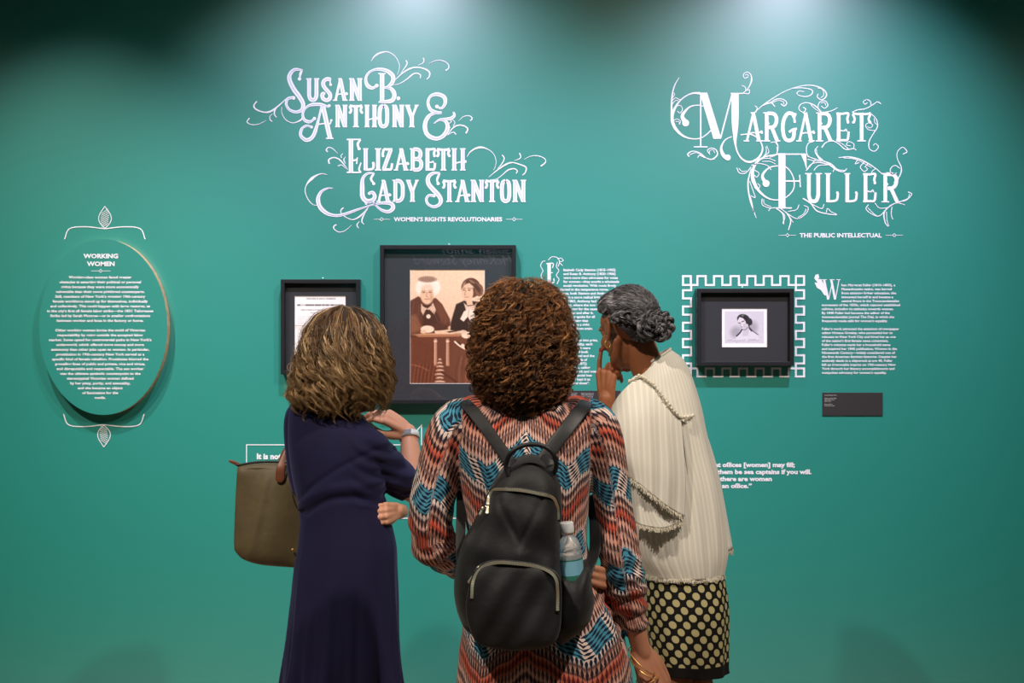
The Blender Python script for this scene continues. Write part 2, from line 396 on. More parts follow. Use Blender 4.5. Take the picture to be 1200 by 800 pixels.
big(ti, A3, [([2, 3, 2], [(684, 384), (660, 345), (685, 298)]), ([2, 3.4, 5.4, 5.6, 5, 3.4], [(686, 300), (630, 302), (592, 345), (588, 420), (592, 490), (622, 524), (668, 520), (690, 490), (674, 456), (645, 462)]), ([1.6, 2, 3.6, 5, 4, 2, 2, 3.2, 3.2, 3.6, 5, 5, 3, 1.2], [(618, 545), (670, 530), (700, 562), (745, 598), (800, 612), (838, 585), (828, 550), (770, 540), (685, 552), (560, 592), (450, 630), (375, 644), (300, 625), (245, 575), (228, 510), (252, 452), (300, 424), (348, 421)])], [(682, 384, 1.8), (620, 546, 1.5), (645, 464, 1.8)])
row(ti, A3, 'ADY', [(704, 820), (832, 940), (946, 1048)], 355, 530)
big(ti, A4, [([1.5, 3, 2.2], [(232, 384), (225, 350), (246, 296)]), ([2.2, 4.6, 5.4, 5.6, 4.8, 3.4, 3, 3.2], [(246, 298), (190, 300), (152, 335), (155, 385), (192, 432), (236, 478), (255, 520), (240, 556), (195, 572), (150, 550), (137, 510), (158, 480), (196, 482)])], [(233, 383, 2), (198, 483, 2)])
row(ti, A4, 'TANTON', [(266, 382), (372, 492), (498, 610), (612, 732), (734, 832), (838, 950)], 355, 532)
f1 = [[2.5, 1.2, 2.2, .9, .7, .5], [(942, 125), (965, 92), (1000, 70), (1050, 62), (1100, 88), (1130, 140), (1130, 180), (1118, 215)]]
fl = strokes(ti, 'flourish', [(A1, [.6, 2.2, 1.2, .9, .7, .5], f1[1]),
 (A2, [1.4, 1.2, .5], [(205, 118), (212, 140), (195, 170), (170, 205)]),
 (A2, [.6, 1.2, 2, 1.3, 1.8, 1.2], [(120, 262), (180, 205), (230, 175), (280, 165), (335, 178), (362, 200), (360, 228), (343, 246)]),
 (A2, [.6, 1, 1.5, 1], [(115, 285), (160, 275), (210, 245), (250, 212), (280, 205), (302, 218), (300, 238)]),
 (A2, [.5, 1, 1.4], [(285, 152), (315, 138), (325, 120), (320, 102)]),
 (A2, [.4, .8, 1, 1, 1.6], [(355, 142), (400, 122), (445, 120), (485, 142), (490, 170), (470, 188)])])
strokes(ti, 'flourish', [(A2, [.6, 1.6, 1.4, 1.8], [(485, 615), (520, 570), (560, 552), (600, 560), (618, 580), (605, 608)]),
 (A2, [.4, .8, 1, 1.4], [(555, 525), (590, 495), (630, 490), (648, 508), (635, 522)]), (A2, [.5, 1, 1.2], [(480, 622), (505, 605), (525, 600), (540, 616)]),
 (A2, [.8, .8], [(500, 572), (490, 545), (508, 530), (500, 512)]), (A2, [.8, .8], [(520, 560), (532, 535), (515, 515), (500, 520)])])
strokes(ti, 'flourish', [(A1, [.8, 1.6, 2.2, 1.6, 1.8, 1.4], [(375, 375), (320, 425), (270, 460), (220, 465), (170, 445), (158, 420), (178, 392)]),
 (A1, [.4, .8, 1, 1.4], [(240, 520), (190, 545), (140, 548), (112, 530), (128, 505)]), (A1, [.8, 1.6, 1], [(322, 420), (300, 450), (295, 480), (310, 500)]),
 (A1, [.5, 1.2], [(285, 475), (265, 495), (268, 518), (280, 528)]), (A1, [.5, .8, 1, 2], [(345, 430), (345, 470), (370, 515), (415, 537), (460, 525), (485, 505)])])
strokes(ti, 'flourish', [(A3, [.4, .8, 1, 1.6], [(388, 140), (350, 100), (315, 88), (295, 108), (305, 125)]), (A3, [.5, 1.6, 1.4, 1.8], [(470, 270), (430, 215), (390, 180), (350, 172), (315, 190), (320, 222)]),
 (A3, [.5, 1.2], [(455, 262), (420, 232), (390, 240)]), (A3, [1, .6], [(420, 175), (415, 155), (432, 138)]), (A3, [.5, 1.4, .6], [(452, 222), (438, 190), (452, 165)])])
strokes(ti, 'flourish', [(A3, [.5, 1.2, 3.4, 1, 1, 1, .6], [(302, 312), (260, 302), (205, 322), (150, 370), (122, 430), (140, 500), (180, 550), (218, 562)])])
strokes(ti, 'flourish', [(A3, [1.6, 1, 1, 1.2, 2, .8, .5], [(435, 580), (415, 600), (420, 630), (470, 665), (520, 675), (580, 640), (650, 560)]), (A3, [.5, 1.2, 1.8, .8], [(635, 585), (600, 640), (585, 690), (602, 715)]),
 (A3, [.5, 1.4, .8], [(565, 690), (545, 720), (560, 748)]), (A3, [.4, .8, 1, 1.6], [(500, 722), (450, 765), (400, 778), (360, 755), (358, 730), (378, 718)])])
strokes(ti, 'flourish', [(A4, [.6, 1.6, 2.4, .9, .7, .6, .5], [(468, 165), (495, 125), (540, 97), (590, 88), (650, 110), (690, 150), (705, 200), (700, 240), (685, 275)]),
 (A4, [1.4, 1.2, .5], [(755, 150), (772, 180), (750, 225), (715, 265)]), (A4, [.5, 1.2, 2, 1.2, 1.6, 1.2], [(645, 332), (720, 270), (790, 225), (840, 212), (900, 228), (948, 250), (945, 290), (922, 315)]),
 (A4, [.5, .9, 1.5, 1], [(655, 355), (710, 345), (760, 310), (800, 275), (850, 262), (878, 280), (868, 302)]), (A4, [.5, 1, 1.4], [(855, 197), (900, 178), (905, 155), (895, 135)]),
 (A4, [.4, .8, 1, 1, 1.6], [(930, 187), (990, 160), (1050, 158), (1100, 180), (1108, 210), (1070, 242)])])
g = G(); text_line(g, "WOMEN’S RIGHTS REVOLUTIONARIES", 461.4, 259.2, 4.9, x1=588.6, bold=.035)
link('subtitle', g.mesh('subtitle'), M['white_vinyl'], ti)
for q in ((437.8, 456.8, 447.2, 256.9), (593.2, 612, 602.4, 256.9)): g = G(); rule(g, *q); link('rule_ornament', g.mesh('rule_ornament'), M['white_vinyl'], ti)

# --- title of the intellectual
t2 = empty('wall_title', (W2(925, 180)[0], 0, W2(925, 180)[1]), 'tall white title with dense scrollwork at the upper right of the wall', 'lettering')
def nb(parts, balls=()): big(t2, A5, parts, balls, inline=0)
big(t2, A5, [(1.7, [(355, 240), (355, 675)]), (1.4, [(300, 675), (412, 675)]), ([3, 1.4, 1.6, 3.4, 4, 3, 1.5, 1.3, 1.3], [(350, 238), (280, 241), (205, 282), (150, 350), (122, 430), (140, 510), (200, 578), (275, 608), (350, 605), (405, 572), (438, 540)]),
 ([1.3, 1.3, 2, 4, 6], [(378, 345), (330, 336), (270, 348), (222, 392), (205, 430), (232, 478)]), (1.7, [(516, 606), (612, 240)]), (1.4, [(598, 240), (700, 240)]),
 ([8.6, 8.6, 8.6, 8, 5, 2, 1.6, 2.4, 2.6, 1.8, 1.4, 1.4, 1.3], [(635, 236), (635, 400), (635, 560), (636, 640), (655, 720), (700, 780), (760, 798), (825, 765), (858, 700), (845, 640), (800, 590), (745, 572), (680, 577)]),
 ([1.2, 1.3, 2, 4, 5], [(608, 592), (555, 618), (522, 680), (535, 735), (565, 765)])], [(232, 480, 4.2), (575, 762, 3.6)], inline=0)
g = G(); polyfill(g, [A5(p) for p in [(345, 233), (408, 233), (524, 610), (458, 610)]]); link('letter', g.mesh('letter'), M['white_vinyl'], t2)
row(t2, A5, 'AR', [(706, 860), (862, 1002)], 395, 630, 4.3, False)
row(t2, A6, 'GARET', [(90, 220), (212, 350), (356, 492), (500, 612), (625, 778)], 365, 580, 4.3, False)
big(t2, A7, [(8.2, [(307, 52), (307, 405)]), (1.6, [(275, 58), (460, 58)]), (1.6, [(272, 402), (370, 402)]), (1.8, [(320, 230), (420, 230)]), (1.4, [(420, 190), (424, 270)]),
 ([1.3, 1.5, 3, 5], [(282, 132), (225, 145), (182, 195), (205, 248)]), ([1.4, 1.6, 3, 4.4, 2.6, 1.4, 1.3, 1.3, 1.3, 1.3], [(275, 60), (190, 78), (135, 125), (118, 200), (150, 280), (215, 338), (285, 350), (345, 325), (382, 275), (380, 210), (350, 155), (300, 122)])], [(205, 245, 4.2)], inline=0)
g = G(); polyfill(g, [A7(p) for p in [(425, 55), (462, 55), (466, 165), (450, 110)]]); link('letter', g.mesh('letter'), M['white_vinyl'], t2)
row(t2, A7, 'ULLER', [(455, 562), (578, 674), (702, 794), (816, 912), (940, 1064)], 180, 365, 4.4, False)
q = 1.0
strokes(t2, 'scrollwork', [(A5, [.8, 1.6, 2.2, 2.4], [(180, 110), (145, 170), (125, 240), (118, 330), (118, 430)]), (A5, .9, [(122, 300), (150, 276), (185, 292)]), (A5, .9, [(120, 330), (150, 298), (172, 300)]),
 (A5, .9, [(150, 345), (190, 338), (206, 372), (184, 400), (165, 383)]), (A5, .9, [(138, 458), (165, 448), (190, 468), (176, 492)]), (A5, .8, [(150, 470), (175, 470), (186, 492)]), (A5, .8, [(130, 235), (142, 245), (125, 280)])])
strokes(t2, 'scrollwork', [(A5, [1.6, .9, .9, 1.6, 1.2, .9], [(260, 755), (250, 732), (290, 710), (350, 725), (400, 765), (450, 775), (490, 740), (480, 700), (440, 685), (410, 705), (430, 738)]), (A5, .9, [(265, 740), (320, 722), (375, 752), (430, 778), (470, 772)]), (A5, .9, [(330, 765), (345, 745), (390, 765)]), (A5, .8, [(425, 725), (430, 705), (455, 700), (470, 725)])])
strokes(t2, 'scrollwork', [(A5, [1, .9, 1.8, 1, .9, 1], [(700, 238), (740, 200), (768, 140), (764, 90), (735, 66), (703, 85), (712, 115), (742, 105)]), (A5, .8, [(715, 92), (735, 85), (745, 100)]), (A5, .9, [(690, 175), (718, 190), (722, 222)]), (A5, .9, [(700, 238), (745, 242), (752, 212), (735, 215)])])
strokes(t2, 'scrollwork', [(A5, [1.4, .8], [(802, 395), (815, 360), (796, 340)]), (lambda p: p, [.8, 1.2, .9, .8, 1.2, 1.4, .9], [(884, 131.8), (893, 124), (906, 115), (922, 106), (940, 100.6), (954, 100.5), (965, 105), (968.5, 112), (963, 117), (957.5, 113.5), (959, 110)]), (lambda p: p, [.7, 1.6, 1], [(893, 124), (903, 120.5), (908, 125)]),
 (A6, [.8, 1.2, 1, 1.2], [(0, 300), (60, 265), (110, 265), (140, 290), (122, 315), (96, 300)]), (A6, .8, [(20, 295), (70, 275), (112, 282), (118, 305)]), (A6, [.8, 1, 1.2, .9, .8], [(180, 182), (260, 180), (328, 195), (325, 228), (280, 245), (220, 230), (228, 205), (270, 208)]), (A6, .8, [(370, 180), (405, 190), (418, 230), (395, 255)])])
strokes(t2, 'scrollwork', [(A6, [1, 1.4, .9, .9, 1.2], [(402, 362), (350, 312), (290, 290), (242, 305), (232, 340), (265, 362), (282, 338), (262, 325)]), (A6, [1, .9, 1, .9], [(402, 362), (375, 325), (388, 285), (430, 278), (448, 310), (422, 332), (398, 315)]), (A6, .8, [(395, 292), (425, 292), (432, 312)]), (A6, [1.4, 1, .8], [(430, 362), (480, 350), (520, 328)]), (A6, .8, [(320, 305), (350, 335), (395, 362)])])
strokes(t2, 'scrollwork', [(A6, [1, 1.2, 1, 1, 1.2], [(630, 362), (670, 345), (730, 335), (785, 306), (820, 284), (846, 300)]), (A6, [1, .9], [(772, 308), (765, 278), (738, 268), (714, 284), (726, 302), (745, 290)]), (A6, [.8, 1.2, 1, 1.2, .9, .9], [(770, 370), (810, 412), (820, 470), (790, 522), (758, 580), (760, 635), (798, 654), (828, 622), (805, 598), (788, 612)]), (A6, .9, [(800, 500), (750, 492), (732, 458), (762, 440), (786, 460)]), (A6, .8, [(745, 470), (765, 480), (785, 465)]), (A6, .8, [(795, 405), (800, 440), (822, 460)])])
strokes(t2, 'scrollwork', [(A6, [1.4, .9, 1, 1.2, .9], [(402, 628), (430, 592), (480, 575), (530, 600), (580, 640), (640, 635), (662, 646)]), (A6, .9, [(642, 636), (642, 600), (605, 582), (588, 606), (618, 614)]), (A6, .8, [(520, 580), (565, 605), (605, 640)])])
strokes(t2, 'scrollwork', [(A6, 1, [(338, 582), (302, 595), (287, 640), (300, 690), (350, 712)]), (A6, [.8, 1.4, 1.2, .9], [(375, 615), (352, 655), (395, 718), (470, 748), (520, 790), (580, 800)]), (A6, .8, [(362, 640), (370, 680), (410, 720)]),
 (A7, [.8, 1, 1.4, 1], [(460, 165), (495, 122), (550, 112), (610, 128), (660, 162), (700, 170), (722, 150)]), (A7, .9, [(510, 162), (540, 132), (598, 126)]), (A7, .9, [(470, 72), (520, 90), (570, 100), (620, 128)]), (A7, .9, [(470, 90), (510, 100), (560, 104)]), (A7, .9, [(625, 125), (640, 152), (632, 172)]), (A7, .9, [(520, 95), (490, 130), (466, 160)])])
strokes(t2, 'scrollwork', [(A7, [.8, 1.4, 1.6, 1.2, .8], [(668, 80), (740, 76), (820, 98), (900, 145), (950, 188)]), (A7, .8, [(700, 82), (780, 92), (880, 145)]), (A7, .9, [(790, 95), (775, 120), (800, 112)]), (A7, [1, .9], [(832, 110), (808, 140), (830, 168), (852, 155), (842, 140)]), (A7, .8, [(855, 120), (835, 142)]), (A7, .9, [(905, 150), (880, 172), (890, 186)])])
strokes(t2, 'scrollwork', [(A7, [1, 1.4, .9, .9, 1.2], [(1022, 242), (1060, 195), (1070, 145), (1046, 92), (1044, 45), (1078, 14), (1106, 42), (1080, 58)]), (A7, 1, [(1062, 150), (1030, 130), (1000, 152), (1008, 185), (1040, 178)]), (A7, .8, [(1045, 205), (1052, 215), (1030, 240)])])
strokes(t2, 'scrollwork', [(A7, [.8, 1.2, 1, 1.2], [(1050, 362), (1100, 352), (1136, 315), (1112, 298)]), (A7, .8, [(1070, 358), (1112, 340), (1122, 312)]), (A7, [.8, 1.2, 1, .9, 1], [(1092, 382), (1040, 370), (990, 395), (930, 452), (880, 440), (844, 408), (860, 380)]), (A7, .8, [(855, 400), (895, 440), (920, 455)]), (A7, [1, 1.6, 1], [(1000, 385), (960, 430), (965, 490), (985, 520)]), (A7, .8, [(975, 425), (978, 480), (990, 518)]), (A7, .9, [(1010, 395), (1005, 440), (1015, 475)]), (A7, .9, [(900, 370), (930, 402), (985, 400)])])
strokes(t2, 'scrollwork', [(A7, [1.6, 1.4, 1], [(440, 340), (490, 372), (530, 420), (600, 440), (658, 446)]), (A7, .9, [(500, 378), (560, 405), (576, 378)]), (A7, .9, [(590, 432), (598, 405), (620, 425), (655, 442)]), (A7, .9, [(180, 342), (182, 382), (230, 402), (290, 402), (345, 440), (405, 470), (458, 440), (475, 402), (448, 385)]), (A7, .8, [(190, 345), (195, 375), (240, 395)]), (A7, .8, [(410, 462), (445, 440), (462, 408)]),
 (A7, [1, 1.4, .9], [(270, 405), (312, 440), (318, 508)]), (A7, .8, [(285, 412), (325, 450), (312, 500)]), (A7, [1, 1.6, 1], [(330, 425), (362, 480), (348, 544)]), (A7, .8, [(345, 440), (378, 495)]), (A7, .9, [(345, 425), (400, 412), (416, 380)]), (A7, .9, [(222, 422), (232, 405), (262, 400)])])
strokes(t2, 'scrollwork', [(A7, [1, 1.8, 1.6, .8], [(110, 150), (90, 240), (102, 345), (142, 466)]), (A7, .9, [(100, 230), (125, 300), (135, 335), (105, 322)]), (A7, 1, [(18, 145), (35, 178), (75, 178), (110, 140)]), (A7, .8, [(32, 148), (50, 168), (80, 165)]), (A7, .9, [(132, 160), (160, 180), (145, 205), (128, 190)]), (A7, .9, [(150, 245), (166, 262), (148, 285), (130, 268)]), (A7, .9, [(110, 130), (160, 118), (215, 132), (238, 160)]), (A7, .9, [(165, 90), (220, 85), (266, 102)]), (A7, .8, [(180, 105), (230, 105), (266, 122)]), (A7, .9, [(180, 85), (205, 50), (205, 10)]), (A7, .8, [(195, 70), (222, 45), (210, 5)]), (A7, .9, [(250, 72), (275, 50), (275, 10)]), (A7, .8, [(105, 330), (118, 380), (128, 430)])])
strokes(t2, 'scrollwork', [(A6, .9, [(60, 580), (75, 620), (60, 680), (10, 700)]), (A6, .9, [(20, 590), (50, 585), (70, 610)])])
g = G(); text_line(g, "THE PUBLIC INTELLECTUAL", 937, 278.0, 5, x1=1033.3, bold=.035); link('subtitle', g.mesh('subtitle'), M['white_vinyl'], t2)
for q in ((912.2, 932.8, 922.7, 275.6), (1037.8, 1058, 1047.9, 275.6)): g = G(); rule(g, *q); link('rule_ornament', g.mesh('rule_ornament'), M['white_vinyl'], t2)

# ------------------------------------------------------------------ text blocks
def block(parent, name, lines, x, y0, pitch, cap, ref, align='l', y=-.0015, to=W2, mat='white_vinyl', bold=.03):
    """ref = (text, width px): sets the width of one em"""
    V, _ = text_geo(ref[0], bold); k = ref[1] / (V[:, 0].max() - V[:, 0].min()); g = G()
    for i, s in enumerate(lines):
        xx = x[i] if hasattr(x, '__len__') else x
        if s: text_line(g, s, xx, y0 + i * pitch, cap, cw=k, align=align, bold=bold, y=y, to=to)
    return link(name, g.mesh(name), M[mat], parent)

# oval panel: 40 mm thick disc
OY = -.045; OD = 5.5 + OY
def WO(px, py): return ((px - 600) / F * OD, CAMZ - (py - 400) / F * OD)
ov = empty('oval_wall_panel', (*[WO(121.5, 383)[0], 0], WO(121.5, 383)[1]), 'teal oval text panel with its raw wooden rim showing at the right', 'panel')
N = 160; g = G(); cx, cz = WO(121, 383); rx, rz = 75 / F * OD, 103 / F * OD
ring = [(cx + rx * cos(2 * pi * k / N), cz + rz * sin(2 * pi * k / N)) for k in range(N)]
g.add([(x, OY, z) for x, z in ring] + [(cx, OY, cz)], [(k, (k + 1) % N, N) for k in range(N)]); link('panel_face', g.mesh('panel_face'), M['teal'], ov)
g = G(); g.add([(x, OY, z) for x, z in ring] + [(x, -.001, z) for x, z in ring], [(k, (k + 1) % N, N + (k + 1) % N, N + k) for k in range(N)])
M['raw_wood'] = new_mat('raw_wood_edge', srgb(214, 172, 132), .6); t = NT(M['raw_wood'])
t.base(t.ramp(t.noise(60, 3, t.obj()), [(.3, srgb(190, 148, 108)), (.7, srgb(228, 190, 152))]))
o = link('panel_edge', g.mesh('panel_edge'), M['raw_wood'], ov, smooth=True); o['label'] = 'raw pale wooden edge of the oval panel'
g = G(); text_line(g, 'WORKING', 118.2, 302.4, 5.2, cw=8.25, align='c', bold=.04, y=OY - .0015, to=WO); text_line(g, 'WOMEN', 118.2, 311.5, 5.2, cw=8.25, align='c', bold=.04, y=OY - .0015, to=WO)
link('heading', g.mesh('heading'), M['white_vinyl'], ov)
OL = ['Working-class women faced greater', 'obstacles in asserting their political or personal', 'rights because they were more economically', 'vulnerable than their more privileged counterparts.', 'Still, members of New York’s growing 19th-century', 'female workforce stood up for themselves, individually', 'and collectively. This could happen with large gestures, as', 'in the city’s first all female labor strike—the 1831 Tailoresses', 'Strike led by Sarah Monroe—or in smaller confrontations', 'between worker and boss in the factory or home.', '',
 'Other working women broke the mold of Victorian', 'respectability by going outside the accepted labor', 'market. Some opted for controversial paths in New York’s', 'underworld, which offered more money and more', 'autonomy than other jobs open to women. In particular,', 'prostitution in 19th-century New York served as a', 'specific kind of female rebellion. Prostitutes blurred the', 'prevailing lines of public and private, vice and virtue,', 'and disreputable and respectable. The sex worker', 'was the ultimate symbolic counterpoint to the', 'stereotypical Victorian woman defined', 'by her piety, purity, and asexuality,', 'and she became an object', 'of fascination for the', 'media.']
block(ov, 'text', OL, 117.6, 326.2, 5.64, 3.1, (OL[7], 124.5), 'c', OY - .0015, WO)
g = G(); ribbon(g, [(107, 317.4), (116.2, 317.4)], .5, y=OY - .0015, to=WO); ribbon(g, [(120, 317.4), (129.5, 317.4)], .5, y=OY - .0015, to=WO)
ribbon(g, [(117.15, 316.45), (118.1, 315.5), (120, 317.4), (118.1, 319.3), (116.2, 317.4), (117.15, 316.45)], .6, smooth=False, y=OY - .0015, to=WO); link('rule_ornament', g.mesh('rule_ornament'), M['white_vinyl'], ov)
A8 = T(30, 230, 2.581)
for flip, lab in ((False, 'white bud and bracket ornament above the oval panel'), (True, 'white bud and bracket ornament below the oval panel')):
    yy = (lambda v: 759 + 29 - v + 0) if flip else (lambda v: v)
    sx = (lambda v: v - 3) if flip else (lambda v: v)
    g = G(); pp = [(118, 130), (133, 98), (180, 92), (240, 98), (300, 92), (347, 98), (362, 130)]
    mp = lambda L: [A8((sx(a), yy(b))) for a, b in L]
    ribbon(g, mp(pp[:4]), 1.2); ribbon(g, mp(pp[3:]), 1.2)
    ribbon(g, mp([(240, 97), (224, 78), (223, 58), (240, 30)]), .9); ribbon(g, mp([(240, 97), (257, 78), (258, 58), (240, 30)]), .9)
    for k in range(8):
        a = 45 + k * 6; ribbon(g, mp([(227 + abs(k - 3.5) * .9, a + 7), (253 - abs(k - 3.5) * .9, a - 6)]), .7)
    o = link('wall_ornament', g.mesh('wall_ornament'), M['white_vinyl']); props(o, lab, 'ornament')

# biography beside the engraving
fb = empty('wall_text', (W2(1005, 382)[0], 0, W2(1005, 382)[1]), 'white biography text with a large W, right of the meander border', 'lettering')
FL = ['hen Margaret Fuller (1810–1850), a', 'Massachusetts native, was barred', 'from attaining higher education, she', 'immersed herself in and became a', 'central figure in the Transcendentalist', 'movement of the 1830s, which rejected established', 'religion, including its attitudes towards women.', 'By 1840 Fuller had become the editor of the', 'transcendentalist journal The Dial, in which she', 'frequently made calls for women’s equality.', '',
 'Fuller’s work attracted the attention of newspaper', 'editor Horace Greeley, who persuaded her to', 'relocate to New York City and hired her as one', 'of the nation’s first female news columnists.', 'Fuller’s columns made her a household name', 'and inspired her 1845 publication, Women in the', 'Nineteenth Century—widely considered one of', 'the first American feminist histories. Despite her', 'untimely death in a shipwreck at age 40, Fuller', 'left an irrevocable imprint on 19th-century New', 'York through her literary accomplishments and', 'outspoken advocacy for women’s equality.']
block(fb, 'text', FL, [985.9] * 5 + [963] * 20, 335.3, 4.66, 2.9, (FL[5], 91.7))
g = G(); ribbon(g, [(965.5, 327.5), (970.5, 351)], 2.6); ribbon(g, [(971, 350.5), (975.5, 329)], 1); ribbon(g, [(974, 327.5), (978.5, 351)], 2.6); ribbon(g, [(979, 350.5), (983, 328)], 1)
for a, b in ((962.5, 969), (972, 978), (980, 985)): ribbon(g, [(a, 327.7), (b, 327.7)], .9)
link('initial_letter', g.mesh('initial_letter'), M['white_vinyl'], fb)
g = G(); polyfill(g, [(955.5, 322), (959, 321), (960, 325), (958.5, 327), (962, 327), (965.5, 333), (968, 346), (966, 346), (962, 340), (957, 337), (954.5, 331), (958, 331), (954, 326)]); link('bird_ornament', g.mesh('bird_ornament'), M['white_vinyl'], fb)
# biography behind the visitors
sb = empty('wall_text', (W2(685, 380)[0], 0, W2(685, 380)[1]), 'white biography text with an ornate E, partly hidden between two visitors', 'lettering')
SL = ['lizabeth Cady Stanton (1815–1902)', 'and Susan B. Anthony (1820–1906)', 'were more than advocates for votes', 'for women—they sought a wholesale', 'social revolution. With roots firmly', 'planted in the temperance move-', 'ments, both Stanton and Anthony saw', 'women’s rights in a more radical light.', 'In New York in 1863, Anthony had moved', 'to New York City, where the two were', 'writing and advocating for the cause', 'through years of war and after it.', 'Stanton and Anthony spoke for all', 'kinds of women, insisting that', 'joining the debates was a right', 'they never withdrew from again.', '', '',
 'As they went more often into print,', 'writing about legal equality, each', 'point of contention. Both were', 'often also criticized, and both', 'were ignored. Her appeal and the', 'more controversial words of', 'The Revolution (1868–1872)', 'put woman’s rights first, calling', 'women to organize, work and vote', 'and despite being a financial loss', 'Stanton and Anthony kept it as', 'their outspoken “rebel sheet”.']
block(sb, 'text', SL, [660.2] * 5 + [655.5] * 2 + [637.5] * 25, 317.6, 4.57, 3.0, (SL[3], 65.5))
g = G(); ribbon(g, [(643.5, 308.5), (643.5, 331)], 4); ribbon(g, [(640, 308.8), (648, 308.6), (647.5, 314)], 1.2); ribbon(g, [(640, 331), (648.5, 331), (649, 326)], 1.2); ribbon(g, [(645, 319.5), (648, 319.5)], 1)
link('initial_letter', g.mesh('initial_letter'), M['white_vinyl'], sb)
g = G(); Aq = T(620, 290, 4.444)
for L in ([(70, 72), (60, 95), (72, 120), (62, 145), (72, 170), (64, 185)], [(148, 75), (142, 100), (155, 120), (142, 145), (156, 165), (145, 190)], [(100, 65), (120, 48), (150, 55), (158, 78), (150, 100)], [(148, 60), (165, 55), (178, 68), (160, 75)], [(70, 72), (85, 70)], [(160, 80), (175, 95)]):
    ribbon(g, [Aq(p) for p in L], .8)
link('initial_scroll', g.mesh('initial_scroll'), M['white_vinyl'], sb)
# quotations
qr = empty('wall_quote', (W2(890, 557)[0], 0, W2(890, 557)[1]), 'four-line bold white quotation low on the wall right of the cream blouse', 'lettering')
for s, xe, yb in (('“If you ask me what offices [women] may fill;', 931.5, 547.8), ('let them be sea captains if you will.', 951, 556.0), ('I do not doubt that there are women', 904.5, 564.2), ('fitted for such an office.”', 881, 572.4)):
    V, _ = text_geo('at offices [women] may fill;', .045); kq = 94 / (V[:, 0].max() - V[:, 0].min())
    g = G(); V, _ = text_geo(s, .045); wd = (V[:, 0].max() - V[:, 0].min()) * kq
    text_line(g, s, xe - wd, yb - .9, 5.3, cw=kq, bold=.045); link('text', g.mesh('text'), M['white_vinyl'], qr)
ql = empty('wall_quote', (W2(395, 560)[0], 0, W2(395, 560)[1]), 'white outlined speech box with a bold quotation behind the navy dress', 'lettering')
g = G(); ribbon(g, [(481, 521), (289, 521), (289, 607), (640, 607), (640, 521), (494, 521), (494, 498), (482, 512), (481, 521.3)], 1.1, smooth=False); link('speech_outline', g.mesh('speech_outline'), M['white_vinyl'], ql)
g = G(); text_line(g, 'It is not for', 301, 537.6, 6.6, cw=9.2, bold=.045); link('text', g.mesh('text'), M['white_vinyl'], ql)

# meander border
g = G(); A9 = T(790, 310, 5.331); wdt = 12.5 / 5.331
def sq(a, b, c, d): e = (a + c) / 2; ribbon(g, [A9(p) for p in ((e, b), (c, b), (c, d), (a, d), (a, b), (e, b))], wdt, smooth=False)
L_, R_, T_, B_ = 55, 811, 72, 698
for a, b, c, d in ((L_, T_, 104, 127), (760, T_, R_, 127), (L_, 648, 104, B_), (760, 648, R_, B_)): sq(a, b, c, d)
top = [(104, 127)]; x = 145; up = True
while x < 740:
    top += [(x, 127), (x, 72), (x + 52, 72), (x + 52, 127)]; x += 103.5
top.append((762, 127)); ribbon(g, [A9(p) for p in top], wdt, smooth=False)
ribbon(g, [A9((a, 648 if b == 127 else B_)) for a, b in top], wdt, smooth=False)
left = [(106, 127)]; yv = 160
while yv < 600:
    left += [(106, yv), (55, yv), (55, yv + 51), (106, yv + 51)]; yv += 101.5
left.append((106, 648)); ribbon(g, [A9(p) for p in left], wdt, smooth=False)
ribbon(g, [A9((866 - a, b)) for a, b in left], wdt, smooth=False)
o = link('meander_border', g.mesh('meander_border'), M['white_vinyl']); props(o, 'white square meander border painted round the small frame at the right', 'border')

# caption plaques
M['plaque'] = new_mat('dark_plaque', srgb(40, 36, 38), .55)
def plaque(x0, x1, y0, y1, lab, lines, xs):
    (xa, za), (xb, zb) = W2(x0, y0), W2(x1, y1)
    e = empty('caption_plaque', ((xa + xb) / 2, 0, (za + zb) / 2), lab, 'plaque')
    box('plate', (xa, xb, -.004, 0, zb, za), M['plaque'], e, .0008)
    for x, ls in xs:
        block(e, 'text', ls, x, y0 + 3.6, 1.75, 1.15, ('m' * 12, 12), y=-.0052, mat='caption', bold=.0)
M['caption'] = new_mat('caption_print', (.62, .60, .62), .6)
plaque(963.6, 1034.2, 459.8, 486.9, 'small black caption plaque at the right of the wall', None, [(966, ['Portrait of Margaret Fuller', '', 'Engraving on paper, about', 'eighteen-fifties, after a', 'daguerreotype', '', 'Private collection', 'Reproduction, printed'])])
plaque(640, 727, 457.6, 484, 'black caption plaque low between two visitors, half hidden', None, [(644, ['Declaration and portrait', '', 'Albumen photographic print', 'on a card mount']), (668.5, ['Caption of the', 'large portrait']), (681, ['Elizabeth Cady Stanton and', 'Susan B. Anthony seated at', 'a small round table, about', 'eighteen-seventy, printed', 'from the glass negative', 'Private collection']), (706, ['', 'Declaration sheet', 'of the women', 'of the country'])])

